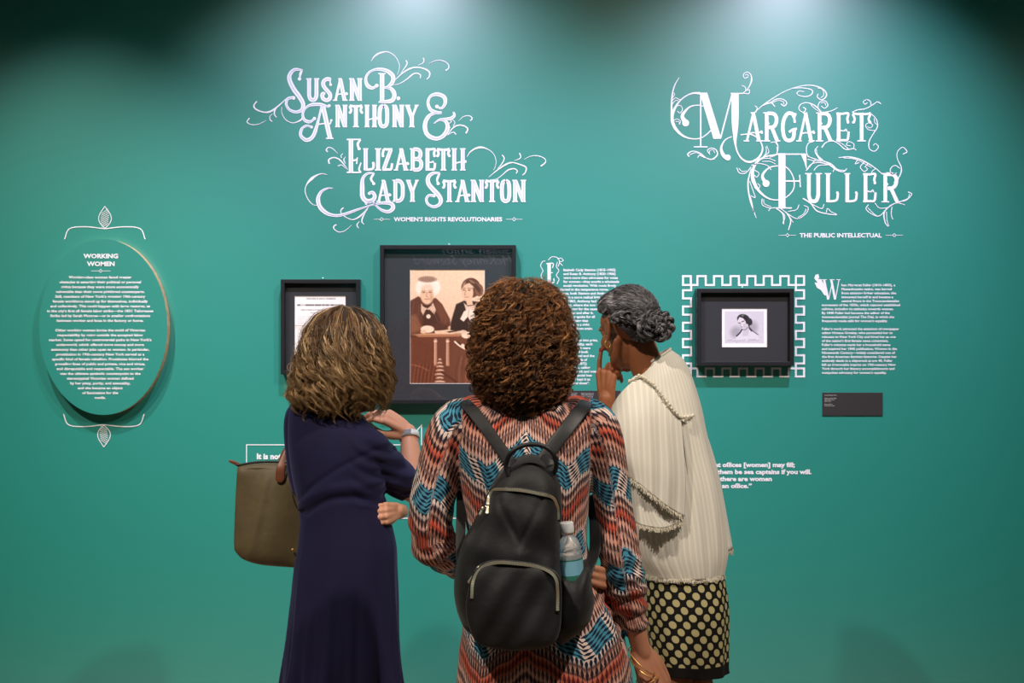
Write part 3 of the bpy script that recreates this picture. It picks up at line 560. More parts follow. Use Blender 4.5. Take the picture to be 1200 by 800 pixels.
# ------------------------------------------------------------------ framed pictures
M['frame_black'] = new_mat('black_frame', (.012, .012, .014), .35)
m = new_mat('charcoal_mat', srgb(42, 42, 46), .85); M['matboard'] = m
M['bevel'] = new_mat('mat_bevel', (.7, .66, .62), .7)
m = bpy.data.materials.new('picture_glass'); m.use_nodes = True; nt = m.node_tree; nt.nodes.clear()
a = nt.nodes.new('ShaderNodeBsdfTransparent'); b = nt.nodes.new('ShaderNodeBsdfGlossy'); b.inputs['Roughness'].default_value = .01
lw = nt.nodes.new('ShaderNodeLayerWeight'); p5 = nt.nodes.new('ShaderNodeMath'); p5.operation = 'POWER'; p5.inputs[1].default_value = 5; nt.links.new(lw.outputs['Facing'], p5.inputs[0]); fr = nt.nodes.new('ShaderNodeMath'); fr.operation = 'MULTIPLY_ADD'; fr.inputs[1].default_value = .9; fr.inputs[2].default_value = .06; nt.links.new(p5.outputs[0], fr.inputs[0]); mx = nt.nodes.new('ShaderNodeMixShader'); ou = nt.nodes.new('ShaderNodeOutputMaterial')
nt.links.new(fr.outputs[0], mx.inputs[0]); nt.links.new(a.outputs[0], mx.inputs[1]); nt.links.new(b.outputs[0], mx.inputs[2]); nt.links.new(mx.outputs[0], ou.inputs[0]); M['glass'] = m
class Canvas:
    """small picture painted with shapes, stored as point colours on a flat sheet"""
    def __init__(s, w, h, col):
        s.w, s.h = w, h; s.a = np.ones((h, w, 3)) * np.array(col)
        s.X, s.Y = np.meshgrid(np.arange(w) + .5, np.arange(h) + .5)
    def put(s, m, col, op=1.):
        m = np.clip(m, 0, 1)[..., None] * op; s.a = s.a * (1 - m) + np.array(col) * m
    def ell(s, cx, cy, rx, ry, col, soft=1.5, rot=0, op=1.):
        c, n = cos(rot), sin(rot); X = (s.X - cx) * c + (s.Y - cy) * n; Y = -(s.X - cx) * n + (s.Y - cy) * c
        d = (np.sqrt((X / rx) ** 2 + (Y / ry) ** 2) - 1) * min(rx, ry); s.put(.5 - d / soft, col, op)
    def poly(s, pts, col, soft=1.5, op=1.):
        p = np.array(pts, float); d = np.full(s.X.shape, 1e9); ins = np.zeros(s.X.shape, bool)
        for (x0, y0), (x1, y1) in zip(p, np.roll(p, -1, 0)):
            ex, ey = x1 - x0, y1 - y0; t = np.clip(((s.X - x0) * ex + (s.Y - y0) * ey) / (ex * ex + ey * ey + 1e-9), 0, 1)
            d = np.minimum(d, np.hypot(s.X - x0 - t * ex, s.Y - y0 - t * ey))
            ins ^= ((y0 > s.Y) != (y1 > s.Y)) & (s.X < ex * (s.Y - y0) / (ey + 1e-9) + x0)
        s.put(.5 + np.where(ins, d, -d) / soft, col, op)
    def line(s, pts, wd, col, soft=1.2, op=1.):
        p = catmull(pts, max(2, 6 * len(pts))) if len(pts) > 2 else np.array(pts, float); d = np.full(s.X.shape, 1e9)
        for (x0, y0), (x1, y1) in zip(p[:-1], p[1:]):
            ex, ey = x1 - x0, y1 - y0; t = np.clip(((s.X - x0) * ex + (s.Y - y0) * ey) / (ex * ex + ey * ey + 1e-9), 0, 1)
            d = np.minimum(d, np.hypot(s.X - x0 - t * ex, s.Y - y0 - t * ey))
        s.put(.5 - (d - wd / 2) / soft, col, op)
    def grain(s, amt, seed=1, blur=1):
        r = np.random.default_rng(seed).normal(0, 1, (s.h, s.w))
        for _ in range(blur): r = (r + np.roll(r, 1, 0) + np.roll(r, 1, 1) + np.roll(r, -1, 0)) / 3
        s.a *= 1 + amt * r[..., None]
    def sheet(s, name, x0, x1, z0, z1, y, mat, parent):
        xs = np.linspace(x0, x1, s.w); zs = np.linspace(z1, z0, s.h); X, Z = np.meshgrid(xs, zs)
        V = np.stack([X.ravel(), np.full(X.size, y), Z.ravel()], 1)
        i = np.arange(s.h * s.w).reshape(s.h, s.w)
        Fc = np.stack([i[:-1, :-1].ravel(), i[1:, :-1].ravel(), i[1:, 1:].ravel(), i[:-1, 1:].ravel()], 1)
        me = mesh_np(name, V, Fc); ca = me.color_attributes.new('paint', 'FLOAT_COLOR', 'POINT')
        A = np.ones((s.w * s.h, 4), np.float32); c = np.clip(s.a.reshape(-1, 3), 0, 1); A[:, :3] = np.where(c <= .04045, c / 12.92, ((c + .055) / 1.055) ** 2.4)
        ca.data.foreach_set('color', A.ravel()); return link(name, me, mat, parent)
m = new_mat('photographic_print', rough=.55, spec=.2); M['print'] = m; t = NT(m); t.base(t.attr('paint').outputs['Color'])
def framed(name, lab, x0, x1, y0, y1, bw, win, canvas, depth=.056, bevel=True):
    """outer frame edges in photograph pixels measured on its front face"""
    d = WD - depth; fx = lambda px: (px - 600) / F * d; fz = lambda py: CAMZ - (py - 400) / F * d
    X0, X1, Z1, Z0 = fx(x0), fx(x1), fz(y0), fz(y1); b = bw / F * d
    e = empty(name, ((X0 + X1) / 2, 0, (Z0 + Z1) / 2), lab, 'picture')
    g = G(); o4 = [(X0, Z0), (X1, Z0), (X1, Z1), (X0, Z1)]; i4 = [(X0 + b, Z0 + b), (X1 - b, Z0 + b), (X1 - b, Z1 - b), (X0 + b, Z1 - b)]
    prof = [(o4, 0), (o4, -depth + .002), ([(x + (.002 if x == X0 else -.002), z + (.002 if z == Z0 else -.002)) for x, z in o4], -depth), ([(x + (-.002 if x < (X0 + X1) / 2 else .002), z + (-.002 if z < (Z0 + Z1) / 2 else .002)) for x, z in i4], -depth), (i4, -depth + .002), (i4, -.006)]
    V = [(x, y, z) for r, y in prof for x, z in r]; Fc = [(4 * k + j, 4 * k + (j + 1) % 4, 4 * k + 4 + (j + 1) % 4, 4 * k + 4 + j) for k in range(5) for j in range(4)]
    g.add(V, Fc); g.add(*box_geo(X0 + .004, X1 - .004, -.006, -.002, Z0 + .004, Z1 - .004)); link('frame_moulding', g.mesh('frame_moulding'), M['frame_black'], e)
    ym = -.030; d2 = WD + ym; gx = lambda px: (px - 600) / F * d2; gz = lambda py: CAMZ - (py - 400) / F * d2
    wx0, wx1, wz1, wz0 = gx(win[0]), gx(win[1]), gz(win[2]), gz(win[3])
    g = G(); o4 = [(X0 + b, Z0 + b), (X1 - b, Z0 + b), (X1 - b, Z1 - b), (X0 + b, Z1 - b)]; w4 = [(wx0, wz0), (wx1, wz0), (wx1, wz1), (wx0, wz1)]
    g.add([(x, ym, z) for x, z in o4] + [(x, ym, z) for x, z in w4], [(j, (j + 1) % 4, 4 + (j + 1) % 4, 4 + j) for j in range(4)]); link('mat_board', g.mesh('mat_board'), M['matboard'], e)
    k = .0012; c4 = [(wx0 + k, wz0 + k), (wx1 - k, wz0 + k), (wx1 - k, wz1 - k), (wx0 + k, wz1 - k)]
    g = G(); g.add([(x, ym, z) for x, z in w4] + [(x, ym + .002, z) for x, z in c4], [(j, (j + 1) % 4, 4 + (j + 1) % 4, 4 + j) for j in range(4)]); link('mat_bevel', g.mesh('mat_bevel'), M['bevel'] if bevel else M['matboard'], e)
    canvas.sheet('print', wx0, wx1, wz0, wz1, ym + .003, M['print'], e)
    g = G(); yg = -depth + .006; g.add([(X0 + b, yg, Z0 + b), (X1 - b, yg, Z0 + b), (X1 - b, yg, Z1 - b), (X0 + b, yg, Z1 - b)], [(0, 1, 2, 3)]); link('glass_pane', g.mesh('glass_pane'), M['glass'], e)
    return e, (X0 + X1) / 2, Z0, Z1
def cleat(e, x, z, up=True):
    s = 1 if up else -1; g = G(); g.add(*ellipsoid((x, -.004, z + s * .004), (.007, .004, .007), seg=14, rings=8)); link('hanging_cleat', g.mesh('hanging_cleat'), M['teal'], e, smooth=True)
# document
c = Canvas(120, 150, (.93, .90, .89)); R0 = np.random.default_rng(3)
c.ell(60, 75, 90, 100, (.94, .91, .90), 60); c.put((c.Y > 69) & (c.Y < 71), (.66, .60, .57), .8); c.put(np.exp(-((c.Y - 74) / 5) ** 2), (.86, .80, .78), .6)
def printed(y, x0, x1, h, dk, wd=2.4):
    x = x0
    while x < x1:
        ww = R0.uniform(.8, 1.6); c.put((np.abs(c.X - x) < ww * .5 + .3) * (np.abs(c.Y - y) < h / 2), (.30, .28, .30), dk); x += R0.uniform(1.7, wd)
for y, a, b, h, dk in ((7, 29, 95, 4, .35), (22, 7, 113, 5, .75), (33.5, 16, 104, 3, .38), (40, 38, 84, 3, .38)): printed(y, a, b, h, dk)
for k in range(5): printed(49 + k * 4, 8, 112, 1.8, .16)
for k in range(16): printed(78 + k * 4.1, 8, 112, 1.8, .14)
e, xc, zb, zt = framed('framed_document', 'black framed printed sheet with a headline, left of the big portrait', 328.9, 421.5, 327.2, 438.6, 4.6, (345.3, 405, 346.6, 421), c); cleat(e, (378 - 600) / F * 5.49, zt)
# sepia portrait
def sx(v): return (v - 32) * 176 / 484
def sy(v): return (v - 32) * 270 / 733
def SP(L): return [(sx(a), sy(b)) for a, b in L]
def se(c, x, y, rx, ry, col, **k): c.ell(sx(x), sy(y), rx * .3636, ry * .368, col, **k)
c = Canvas(176, 270, (.93, .78, .64)); DK = (.26, .12, .07); D2 = (.34, .17, .10); D3 = (.44, .24, .15); LT = (.95, .82, .70); SK = (.90, .72, .58)
c.put(c.Y / 270 * 1.2 - .2, (.80, .60, .46), .6)
c.poly(SP([(30, 440), (120, 420), (300, 440), (470, 470), (520, 770), (30, 770)]), (.42, .22, .14), 12)
c.poly(SP([(340, 770), (520, 520), (520, 770)]), (.62, .42, .30), 30, .8)
# woman at the left
c.poly(SP([(32, 235), (85, 205), (150, 230), (200, 215), (240, 255), (290, 350), (295, 390), (250, 420), (32, 470)]), (.38, .20, .13), 3)
c.poly(SP([(110, 240), (185, 235), (240, 400), (120, 400)]), (.30, .15, .09), 8)
c.poly(SP([(185, 215), (235, 255), (288, 365), (250, 385), (200, 300)]), D3, 4, .8)
c.poly(SP([(34, 330), (70, 320), (110, 400), (90, 430), (34, 450)]), (.58, .38, .26), 8, .7)
se(c, 150, 145, 74, 68, (.95, .85, .76), soft=4); se(c, 100, 150, 30, 45, (.97, .88, .8), soft=5); se(c, 198, 145, 30, 45, (.97, .88, .8), soft=5); se(c, 145, 95, 58, 20, (.60, .45, .36), soft=3, op=.9)
for k in range(9): c.line(SP([(92 + k * 14, 84 + abs(k - 4) * 2), (88 + k * 14.6, 104)]), 1, (.42, .28, .2), op=.6)
se(c, 143, 195, 43, 62, SK, soft=3); se(c, 143, 150, 36, 20, (.93, .78, .66), soft=5)
se(c, 122, 178, 9, 4, (.5, .32, .23), soft=2); se(c, 163, 178, 9, 4, (.5, .32, .23), soft=2); c.line(SP([(108, 168), (132, 167)]), 1.2, (.72, .54, .42)); c.line(SP([(153, 167), (177, 168)]), 1.2, (.72, .54, .42))
c.line(SP([(143, 180), (139, 206), (149, 208)]), 1.2, (.66, .46, .34)); c.line(SP([(128, 221), (143, 224), (158, 221)]), 1.5, (.66, .42, .32)); se(c, 170, 215, 9, 28, (.76, .56, .43), soft=4, op=.6); c.line(SP([(110, 240), (143, 258), (176, 240)]), 1, (.6, .4, .3))
c.poly(SP([(105, 250), (130, 275), (150, 280), (182, 245), (200, 290), (190, 320), (160, 290), (135, 290), (118, 325), (104, 300)]), (.86, .70, .58), 2)
c.line(SP([(112, 262), (140, 276), (172, 262)]), 1.4, DK); c.line(SP([(142, 280), (146, 320)]), 1, DK); se(c, 152, 333, 14, 14, LT)
c.poly(SP([(100, 420), (190, 380), (270, 385), (280, 415), (190, 440)]), D2, 4)
for L in ([(205, 250), (240, 330), (225, 380)], [(220, 250), (262, 340), (262, 385)], [(60, 240), (50, 330), (90, 400)], [(90, 260), (85, 350)], [(185, 300), (215, 372)]): c.line(SP(L), 1.3, (.50, .30, .20), 2, .7)
se(c, 145, 415, 44, 24, LT, soft=2); se(c, 120, 432, 20, 12, SK)
# woman at the right
c.poly(SP([(330, 255), (385, 230), (480, 240), (520, 280), (520, 480), (420, 470), (400, 440), (292, 425), (296, 370)]), (.22, .11, .07), 3)
c.poly(SP([(330, 455), (430, 450), (520, 470), (520, 770), (300, 770), (280, 660)]), D3, 8, .85)
se(c, 425, 150, 62, 64, (.40, .24, .16), soft=2); se(c, 478, 165, 26, 40, (.50, .33, .24)); se(c, 402, 180, 38, 58, SK, soft=2.5); se(c, 420, 130, 40, 22, (.88, .72, .60), soft=5)
c.line(SP([(405, 92), (392, 122), (366, 150)]), 1.5, (.6, .42, .32)); c.poly(SP([(405, 92), (440, 95), (490, 160), (482, 190), (445, 145), (415, 118), (385, 128)]), (.34, .19, .12), 2.5); se(c, 432, 110, 22, 8, (.60, .44, .34), rot=.5, op=.8)
se(c, 380, 164, 7, 4, (.42, .26, .18)); se(c, 414, 165, 8, 4, (.42, .26, .18)); c.line(SP([(370, 152), (390, 152)]), 1.3, (.45, .28, .2)); c.line(SP([(404, 152), (430, 154)]), 1.3, (.45, .28, .2)); c.line(SP([(394, 165), (384, 192), (394, 196)]), 1.2, (.62, .42, .31)); c.line(SP([(385, 208), (397, 210), (409, 208)]), 1.5, (.66, .42, .32))
c.poly(SP([(392, 225), (430, 225), (440, 260), (400, 262)]), SK, 2); c.poly(SP([(378, 245), (405, 268), (445, 262), (462, 245), (458, 300), (395, 300)]), (.88, .74, .63), 2)
c.poly(SP([(412, 285), (380, 300), (355, 350), (378, 366), (405, 335), (420, 362), (440, 370), (465, 330), (450, 300)]), (.94, .84, .75), 2); c.line(SP([(412, 290), (405, 340)]), 1.2, (.7, .52, .4)); c.line(SP([(408, 340), (412, 450)]), 1.5, (.45, .28, .2), op=.7)
# table
se(c, 215, 450, 152, 9, (.80, .58, .42), soft=1.5); c.poly(SP([(63, 452), (368, 448), (350, 462), (90, 466)]), (.68, .44, .30), 1.5)
c.poly(SP([(190, 425), (270, 420), (345, 425), (375, 432), (300, 445), (195, 444)]), (.90, .74, .60), 1.5); c.poly(SP([(268, 430), (330, 422), (345, 428), (285, 438)]), (.3, .17, .11), 1.2)
se(c, 395, 452, 32, 22, LT, soft=2); se(c, 375, 432, 24, 12, (.88, .74, .62))
for x in (197, 275): c.poly(SP([(x - 9, 475), (x + 9, 475), (x + 11, 650), (x - 11, 650)]), (.72, .50, .38), 1.5); c.line(SP([(x - 4, 490), (x - 4, 640)]), 1.2, (.9, .72, .6)); se(c, x, 492, 12, 6, (.92, .76, .64))
for y, w_ in ((610, 10), (632, 16), (655, 24), (680, 26), (705, 34), (728, 24), (752, 34)): se(c, 225, y, w_, 9, (.84, .66, .54)); se(c, 225, y + 6, w_ * .8, 4, (.42, .24, .16))
c.line(SP([(240, 690), (330, 752)]), 6, (.36, .18, .12)); se(c, 350, 515, 34, 14, (.30, .16, .1), rot=.6); c.line(SP([(322, 495), (350, 520), (385, 540)]), 4, LT); se(c, 372, 522, 12, 14, LT); c.line(SP([(385, 540), (430, 570)]), 1.5, (.8, .6, .46))
for k in range(14):
    x = 40 + k * 12; c.line(SP([(x + 20, 640), (x + 8, 700), (x, 770)]), 1.5, (.56, .33, .22) if k % 2 else (.28, .13, .08), 2.5, .6)
for k in range(8): c.line(SP([(350 + k * 16, 590), (330 + k * 20, 680), (330 + k * 22, 768)]), 2, (.66, .44, .32) if k % 2 else (.34, .17, .11), 4, .5)
c.line(SP([(34, 640), (100, 655), (150, 680)]), 2, (.60, .36, .25), 2.5); c.put(np.clip((c.X - 150) / 60, 0, 1) * np.clip((c.Y - 150) / 60, 0, 1), (.62, .40, .28), .5)
c.grain(.035, 5, 1)
e, xc, zb, zt = framed('framed_portrait', 'large black frame with a sepia photograph of two seated women at a table', 445.2, 604.6, 287, 472.8, 5, (480.4, 568.2, 315.8, 449.4), c, .058); cleat(e, (526 - 600) / F * 5.49, zt)
# engraving
def ex(v): return (v - 82) * 150 / 748
def ey(v): return (v - 92) * 128 / 632
def EP(L): return [(ex(a), ey(b)) for a, b in L]
def ee(c, x, y, rx, ry, col, **k): c.ell(ex(x), ey(y), rx * .2005, ry * .2025, col, **k)
c = Canvas(150, 128, (.96, .95, .97)); c.poly(EP([(130, 140), (778, 140), (778, 662), (130, 662)]), (.82, .79, .83), 3)
ee(c, 320, 480, 90, 90, (.52, .50, .54), soft=16, op=.6); ee(c, 600, 400, 70, 90, (.55, .52, .56), soft=16, op=.6)
c.poly(EP([(400, 430), (500, 420), (560, 450), (680, 520), (700, 600), (300, 600), (330, 545)]), (.86, .83, .87), 5)
c.poly(EP([(425, 400), (500, 380), (530, 440), (520, 540), (420, 540), (440, 460)]), (.78, .75, .79), 3)
c.line(EP([(330, 540), (385, 485), (425, 420)]), 4.5, (.16, .15, .17), 2); c.line(EP([(680, 520), (600, 465), (560, 445)]), 2.2, (.2, .19, .21), 2)
ee(c, 440, 270, 105, 82, (.17, .15, .17), soft=2, rot=.25); ee(c, 540, 310, 45, 60, (.20, .18, .2), soft=2, rot=-.3); c.poly(EP([(530, 320), (545, 400), (590, 450), (570, 470), (535, 430), (515, 350)]), (.2, .18, .2), 2)
c.poly(EP([(345, 290), (375, 235), (430, 250), (475, 300), (490, 370), (465, 430), (430, 440), (400, 410), (385, 360), (350, 330)]), (.86, .82, .85), 2)
c.poly(EP([(430, 345), (480, 340), (480, 400), (450, 430)]), (.74, .70, .74), 3, .7)
ee(c, 372, 330, 22, 9, (.36, .33, .36), rot=.1); ee(c, 432, 305, 28, 9, (.36, .33, .36), rot=-.35); c.line(EP([(395, 330), (390, 375), (410, 390)]), 1.1, (.4, .36, .4)); c.line(EP([(400, 402), (425, 396)]), 1.6, (.35, .3, .34)); c.line(EP([(420, 432), (470, 440), (510, 400)]), 2.4, (.45, .42, .46), 2.5)
ee(c, 430, 210, 26, 16, (.55, .52, .55), rot=-.3, op=.7); c.line(EP([(470, 200), (530, 260), (560, 320)]), 1, (.4, .38, .4), op=.6)
for L in ([(170, 630), (200, 600), (215, 625), (240, 600), (255, 625)], [(265, 618), (290, 625), (310, 610), (330, 645), (350, 615), (380, 622), (420, 612), (450, 622), (460, 590)], [(520, 635), (540, 595), (575, 598)], [(545, 620), (580, 612), (600, 590), (615, 622), (635, 590), (655, 620), (700, 605)]): c.line(EP(L), .7, (.45, .42, .47), 1)
c.grain(.02, 8, 1)
e, xc, zb, zt = framed('framed_engraving', 'small black frame with a grey engraving of one woman, inside the meander border', 816.8, 930.6, 338, 428.6, 5, (846, 899, 361.2, 406.6), c); cleat(e, (870 - 600) / F * 5.49, zt); cleat(e, (870 - 600) / F * 5.49, zb, False)
# title on the facing wall, mirrored in the portrait's glass
def W4(px, py): # mirrored image plane: facing wall at y=-9 seen in the glass at y=-.034
    D = 5.466 + 8.966; return (px - 600) / F * D, CAMZ - (py - 400) / F * D
tf = empty('wall_title', (-.35, -9, 2.35), 'script title on the facing wall, seen only as a faint mirrored reflection', 'lettering')
g = G()
def mline(s, xr, xl, base, cap):
    V, Fc = text_geo(s, .0); wid = V[:, 0].max(); k = (xr - xl) / wid
    pts = [(xr - v[0] * k - v[1] * cap / .73 * .35, base - v[1] * cap / .73) for v in V]
    g.add([(W4(*p)[0], -8.997, W4(*p)[1]) for p in pts], Fc)
mline('Susan Smith', 600, 520, 297.5, 9); mline('McKinney Steward', 602, 487, 310, 11)
link('letter_line', g.mesh('letter_line'), M['white_vinyl'], tf)
# ------------------------------------------------------------------ figures
def skin(name, col, col2):
    m = new_mat(name, col, .5, spec=.4, Subsurface_Weight=.12, Subsurface_Scale=.01); t = NT(m)
    m.node_tree.nodes['Principled BSDF'].inputs['Subsurface Radius'].default_value = (1, .35, .2)
    t.base(t.mix(t.noise(14, 4, t.obj()), (*col, 1), (*col2, 1))); t.bump(t.noise(500, 2, t.obj()), .15, .0006); return m
M['skin_fair'] = skin('fair_skin', srgb(222, 166, 138), srgb(208, 146, 118))
M['skin_tan'] = skin('tan_skin', srgb(206, 146, 116), srgb(188, 124, 96))
M['skin_brown'] = skin('brown_skin', srgb(168, 106, 70), srgb(142, 84, 54))
M['nail_red'] = new_mat('red_nail', srgb(150, 30, 34), .2)
M['nail_pale'] = new_mat('pale_nail', srgb(226, 178, 160), .25)
M['eye'] = new_mat('eye_white', (.8, .78, .75), .15); M['iris'] = new_mat('dark_iris', (.03, .015, .01), .1)
M['gold'] = new_mat('gold', srgb(236, 186, 112), .34, .8); M['silver'] = new_mat('silver', (.75, .75, .74), .25, 1.0)
M['lip'] = new_mat('lip', srgb(150, 80, 70), .4)

def frame_m(c, fwd, up=(0, 0, 1)):
    """matrix: local y -> fwd, z -> up-ish, x -> right"""
    f = Vector(fwd).normalized(); u = Vector(up); r = f.cross(u).normalized(); u = r.cross(f)
    return Matrix(((r.x, f.x, u.x, c[0]), (r.y, f.y, u.y, c[1]), (r.z, f.z, u.z, c[2]), (0, 0, 0, 1)))
def xf(Mx, V):
    V = np.asarray(V, float).reshape(-1, 3); A = np.array(Mx); return V @ A[:3, :3].T + A[:3, 3]
def head_geos(Mx, s=1.0):
    L = []
    def E(c, r, rx=0): 
        V, Fc = ellipsoid((0, 0, 0), r, Matrix.Rotation(rx, 4, 'X') if rx else None, 24, 16); L.append((V + np.array(c), Fc))
    def Tt(p, r, **k): L.append(tube(p, r, seg=14, n=14, **k))
    E((0, -.018, .038), (.073, .092, .076)); E((0, .03, -.025), (.057, .058, .086)); E((0, .045, .035), (.060, .046, .046))
    for sgn in (-1, 1):
        Tt([(sgn * .048, .002, -.035), (sgn * .044, .024, -.078), (sgn * .018, .062, -.102)], [.018, .018, .016])
        E((sgn * .036, .062, -.026), (.023, .024, .026)); E((sgn * .030, .083, .018), (.022, .010, .008)); E((sgn * .0105, .101, -.034), (.0085, .010, .008))
        # ear: rim, lobe, inner
        x = sgn * .074
        Tt([(x, .010, .000), (x + sgn * .003, .010, .022), (x + sgn * .006, -.006, .031), (x + sgn * .008, -.020, .018), (x + sgn * .006, -.015, -.006), (x + sgn * .003, -.002, -.025)], [.0045, .005, .005, .005, .0055, .006])
        E((x + sgn * .003, -.006, .005), (.006, .014, .026)); E((x + sgn * .001, .008, -.004), (.006, .006, .009))
        Tt([(sgn * .022, .086, -.058), (0, .099, -.056)], [.0045, .0065]); Tt([(sgn * .018, .085, -.065), (0, .095, -.069)], [.004, .0075])
        E((sgn * .031, .074, .002), (.016, .012, .012))
    Tt([(0, .086, .012), (0, .098, -.010), (0, .113, -.032)], [.008, .0085, .010]); E((0, .076, -.098), (.020, .018, .017)); E((0, .06, -.06), (.034, .03, .03))
    return [(xf(Mx, V * s), Fc) for V, Fc in L]
def eyes(root, Mx, s=1.0, lashes=False):
    for sgn in (-1, 1):
        V, Fc = ellipsoid((sgn * .031 * s, .0775 * s, .002 * s), (.0115 * s,) * 3, None, 16, 10); g = G(); g.add(xf(Mx, V), Fc)
        o = link('eye', g.mesh('eye'), M['eye'], root, True)
        V, Fc = ellipsoid((sgn * .031 * s, .0868 * s, .002 * s), (.0052 * s, .0028 * s, .0052 * s), None, 14, 8); g = G(); g.add(xf(Mx, V), Fc)
        link('iris', g.mesh('iris'), M['iris'], o, True)
        g = G(); V, Fc = tube([(sgn * .018, .089, .024), (sgn * .032, .0905, .029), (sgn * .046, .080, .025)], [.002, .0028, .0015], seg=8, n=10, flat=.7); g.add(xf(Mx, V * s), Fc)
        link('eyebrow', g.mesh('eyebrow'), M['brow'], root, True)
        g = G(); V, Fc = tube([(sgn * .019, .087, .006), (sgn * .031, .0905, .0105), (sgn * .043, .083, .007)], [.0012, .002, .0016], seg=6, n=8); g.add(xf(Mx, V * s), Fc)
        link('eyelash', g.mesh('eyelash'), M['iris'], root, True)
M['brow'] = new_mat('eyebrow_hair', (.05, .03, .02), .7)
def hand_geos(Mx, curls, thumb, side=1, s=1.0, splay=.06, nails=None):
    """local: y to the fingertips, z back of the hand, x * side towards the thumb.
    curls: four triples of bend angles (index..little); thumb: four local points"""
    L = []
    kx = [.031, .0105, -.010, -.029]; ky = [.086, .091, .087, .077]; wx = [.017, .006, -.006, -.016]
    seg = [(.042, .025, .021), (.046, .029, .022), (.042, .027, .021), (.033, .020, .018)]; rr = [.0088, .0090, .0086, .0077]
    tips = []
    for i in range(4):
        k = np.array((kx[i], ky[i], .0 - .003 * abs(i - 1.2)))
        L.append(tube([(wx[i], -.004, -.002), (wx[i] * 1.3, .035, 0), k], [.0135, .0135, .0112], seg=12, n=10))
        a = 0; sp = (1.3 - i) * splay; p = k; pts = [p - np.array((0, .006, 0))]; 
        for b, l in zip(curls[i], seg[i]):
            a += b; p = p + l * np.array((sin(sp) * cos(a), cos(sp) * cos(a), -sin(a))); pts.append(p)
            d = np.array((sin(sp) * cos(a), cos(sp) * cos(a), -sin(a)))
        up = np.array((0, sin(a), cos(a))); tips.append((p - d * .009 + up * rr[i] * .72, d, up, rr[i]))
        q = [pts[0]]
        for j in range(1, 4):
            q += [pts[j - 1] * .5 + pts[j] * .5, pts[j]] if j > 1 else [pts[j] * .6 + pts[0] * .4, pts[j]]
        L.append(tube(q, list(np.linspace(rr[i] * 1.08, rr[i] * .82, len(q))), seg=12, n=20))
    L.append(tube([(.012, .002, -.004), thumb[0], thumb[1]], [.014, .0165, .0125], seg=12, n=10))
    L.append(tube(thumb[1:], [.0118, .0108, .0085], seg=12, n=14))
    L.append(ellipsoid((-.014, .035, -.010), (.014, .032, .010)))
    out = []
    for V, Fc in L:
        V = V * s; V[:, 0] *= side; out.append((xf(Mx, V), Fc))
    tp = []
    for c, d, u, r in tips:
        c2 = c * s * np.array((side, 1, 1)); R = np.array(Mx)[:3, :3]
        tp.append((xf(Mx, c2)[0], R @ (d * np.array((side, 1, 1))), R @ (u * np.array((side, 1, 1))), r * s))
    return out, tp
def nails(root, tips, mat, idx=(0, 1, 2, 3), mname='nail'):
    for i in idx:
        c, d, u, r = tips[i]; Mx = frame_m(c, d, u); V, Fc = ellipsoid((0, .002, 0), (r * .62, r * .85, .0016), None, 12, 6)
        g = G(); g.add(xf(Mx, V), Fc); link('nail', g.mesh('nail'), mat, root, True)
def fleg(hip, knee, ankle, fwd, k=1.):
    f = np.array((*fwd, 0)); a = np.array(ankle)
    return [tube([hip, (np.array(hip) + knee) / 2 + f * .01, knee], [.082 * k, .068 * k, .050], n=14), tube([knee, np.array(knee) * .6 + a * .4 - f * .02, ankle], [.050, .052, .034], n=14),
            tube([a + f * -.035 + (0, 0, -.04), a + f * .06 + (0, 0, -.045), a + f * .16 + (0, 0, -.055)], [.030, .034, .026], n=12, flat=.8)]
def shoe(root, ankle, fwd, mat, open_top=True):
    f = np.array((*fwd, 0)); a = np.array(ankle); z = np.array((0, 0, 1.))
    V, Fc = tube([a - f * .05 + z * (.045 - a[2]), a + f * .05 + z * (.04 - a[2]), a + f * .13 + z * (.034 - a[2]), a + f * .19 + z * (.028 - a[2])], [.036, .040, .041, .028], n=18, seg=20)
    V[:, 2] = np.clip(V[:, 2], .002, .075); g = G(); g.add(V, Fc); o = link('shoe', g.mesh('shoe'), mat, root, True); return o

# ---- strands
def strand_mesh(name, paths, rad, tints, sides=3):
    """paths: (n, k, 3) centre lines; rad: (n, k) radii; one tube per strand"""
    n, k, _ = paths.shape
    Tn = np.gradient(paths, axis=1); Tn /= np.linalg.norm(Tn, axis=2, keepdims=True) + 1e-9
    ref = np.broadcast_to(np.array((.31, .52, .79)), Tn.shape); A = np.cross(Tn, ref); A /= np.linalg.norm(A, axis=2, keepdims=True) + 1e-9; B = np.cross(Tn, A)
    V = np.stack([paths + (A * cos(2 * pi * j / sides) + B * sin(2 * pi * j / sides)) * rad[..., None] for j in range(sides)], 2)  # n,k,s,3
    idx = np.arange(n * k * sides).reshape(n, k, sides)
    a = idx[:, :-1, :]; b = np.roll(a, -1, 2); c = idx[:, 1:, :]; d = np.roll(c, -1, 2)
    Fc = np.stack([a.ravel(), b.ravel(), d.ravel(), c.ravel()], 1)
    me = mesh_np(name, V.reshape(-1, 3), Fc); attr_float(me, 'tint', np.repeat(tints, k * sides)); me.shade_smooth()
    s = np.broadcast_to(np.linspace(0, 1, k)[None, :, None], (n, k, sides)); attr_float(me, 'along', s.ravel())
    return me
def hair_mat(name, stops, rough=.42, tipmix=None):
    m = new_mat(name, (.1, .06, .03), rough, spec=.35); t = NT(m); a = t.attr('tint').outputs['Fac']
    col = t.ramp(a, stops)
    if tipmix: col = t.mix(t.math('MULTIPLY', t.math('POWER', t.attr('along').outputs['Fac'], 1.6), tipmix[0]), col, (*tipmix[1], 1))
    t.base(col); m.node_tree.nodes['Principled BSDF'].inputs['Anisotropic'].default_value = .3; return m

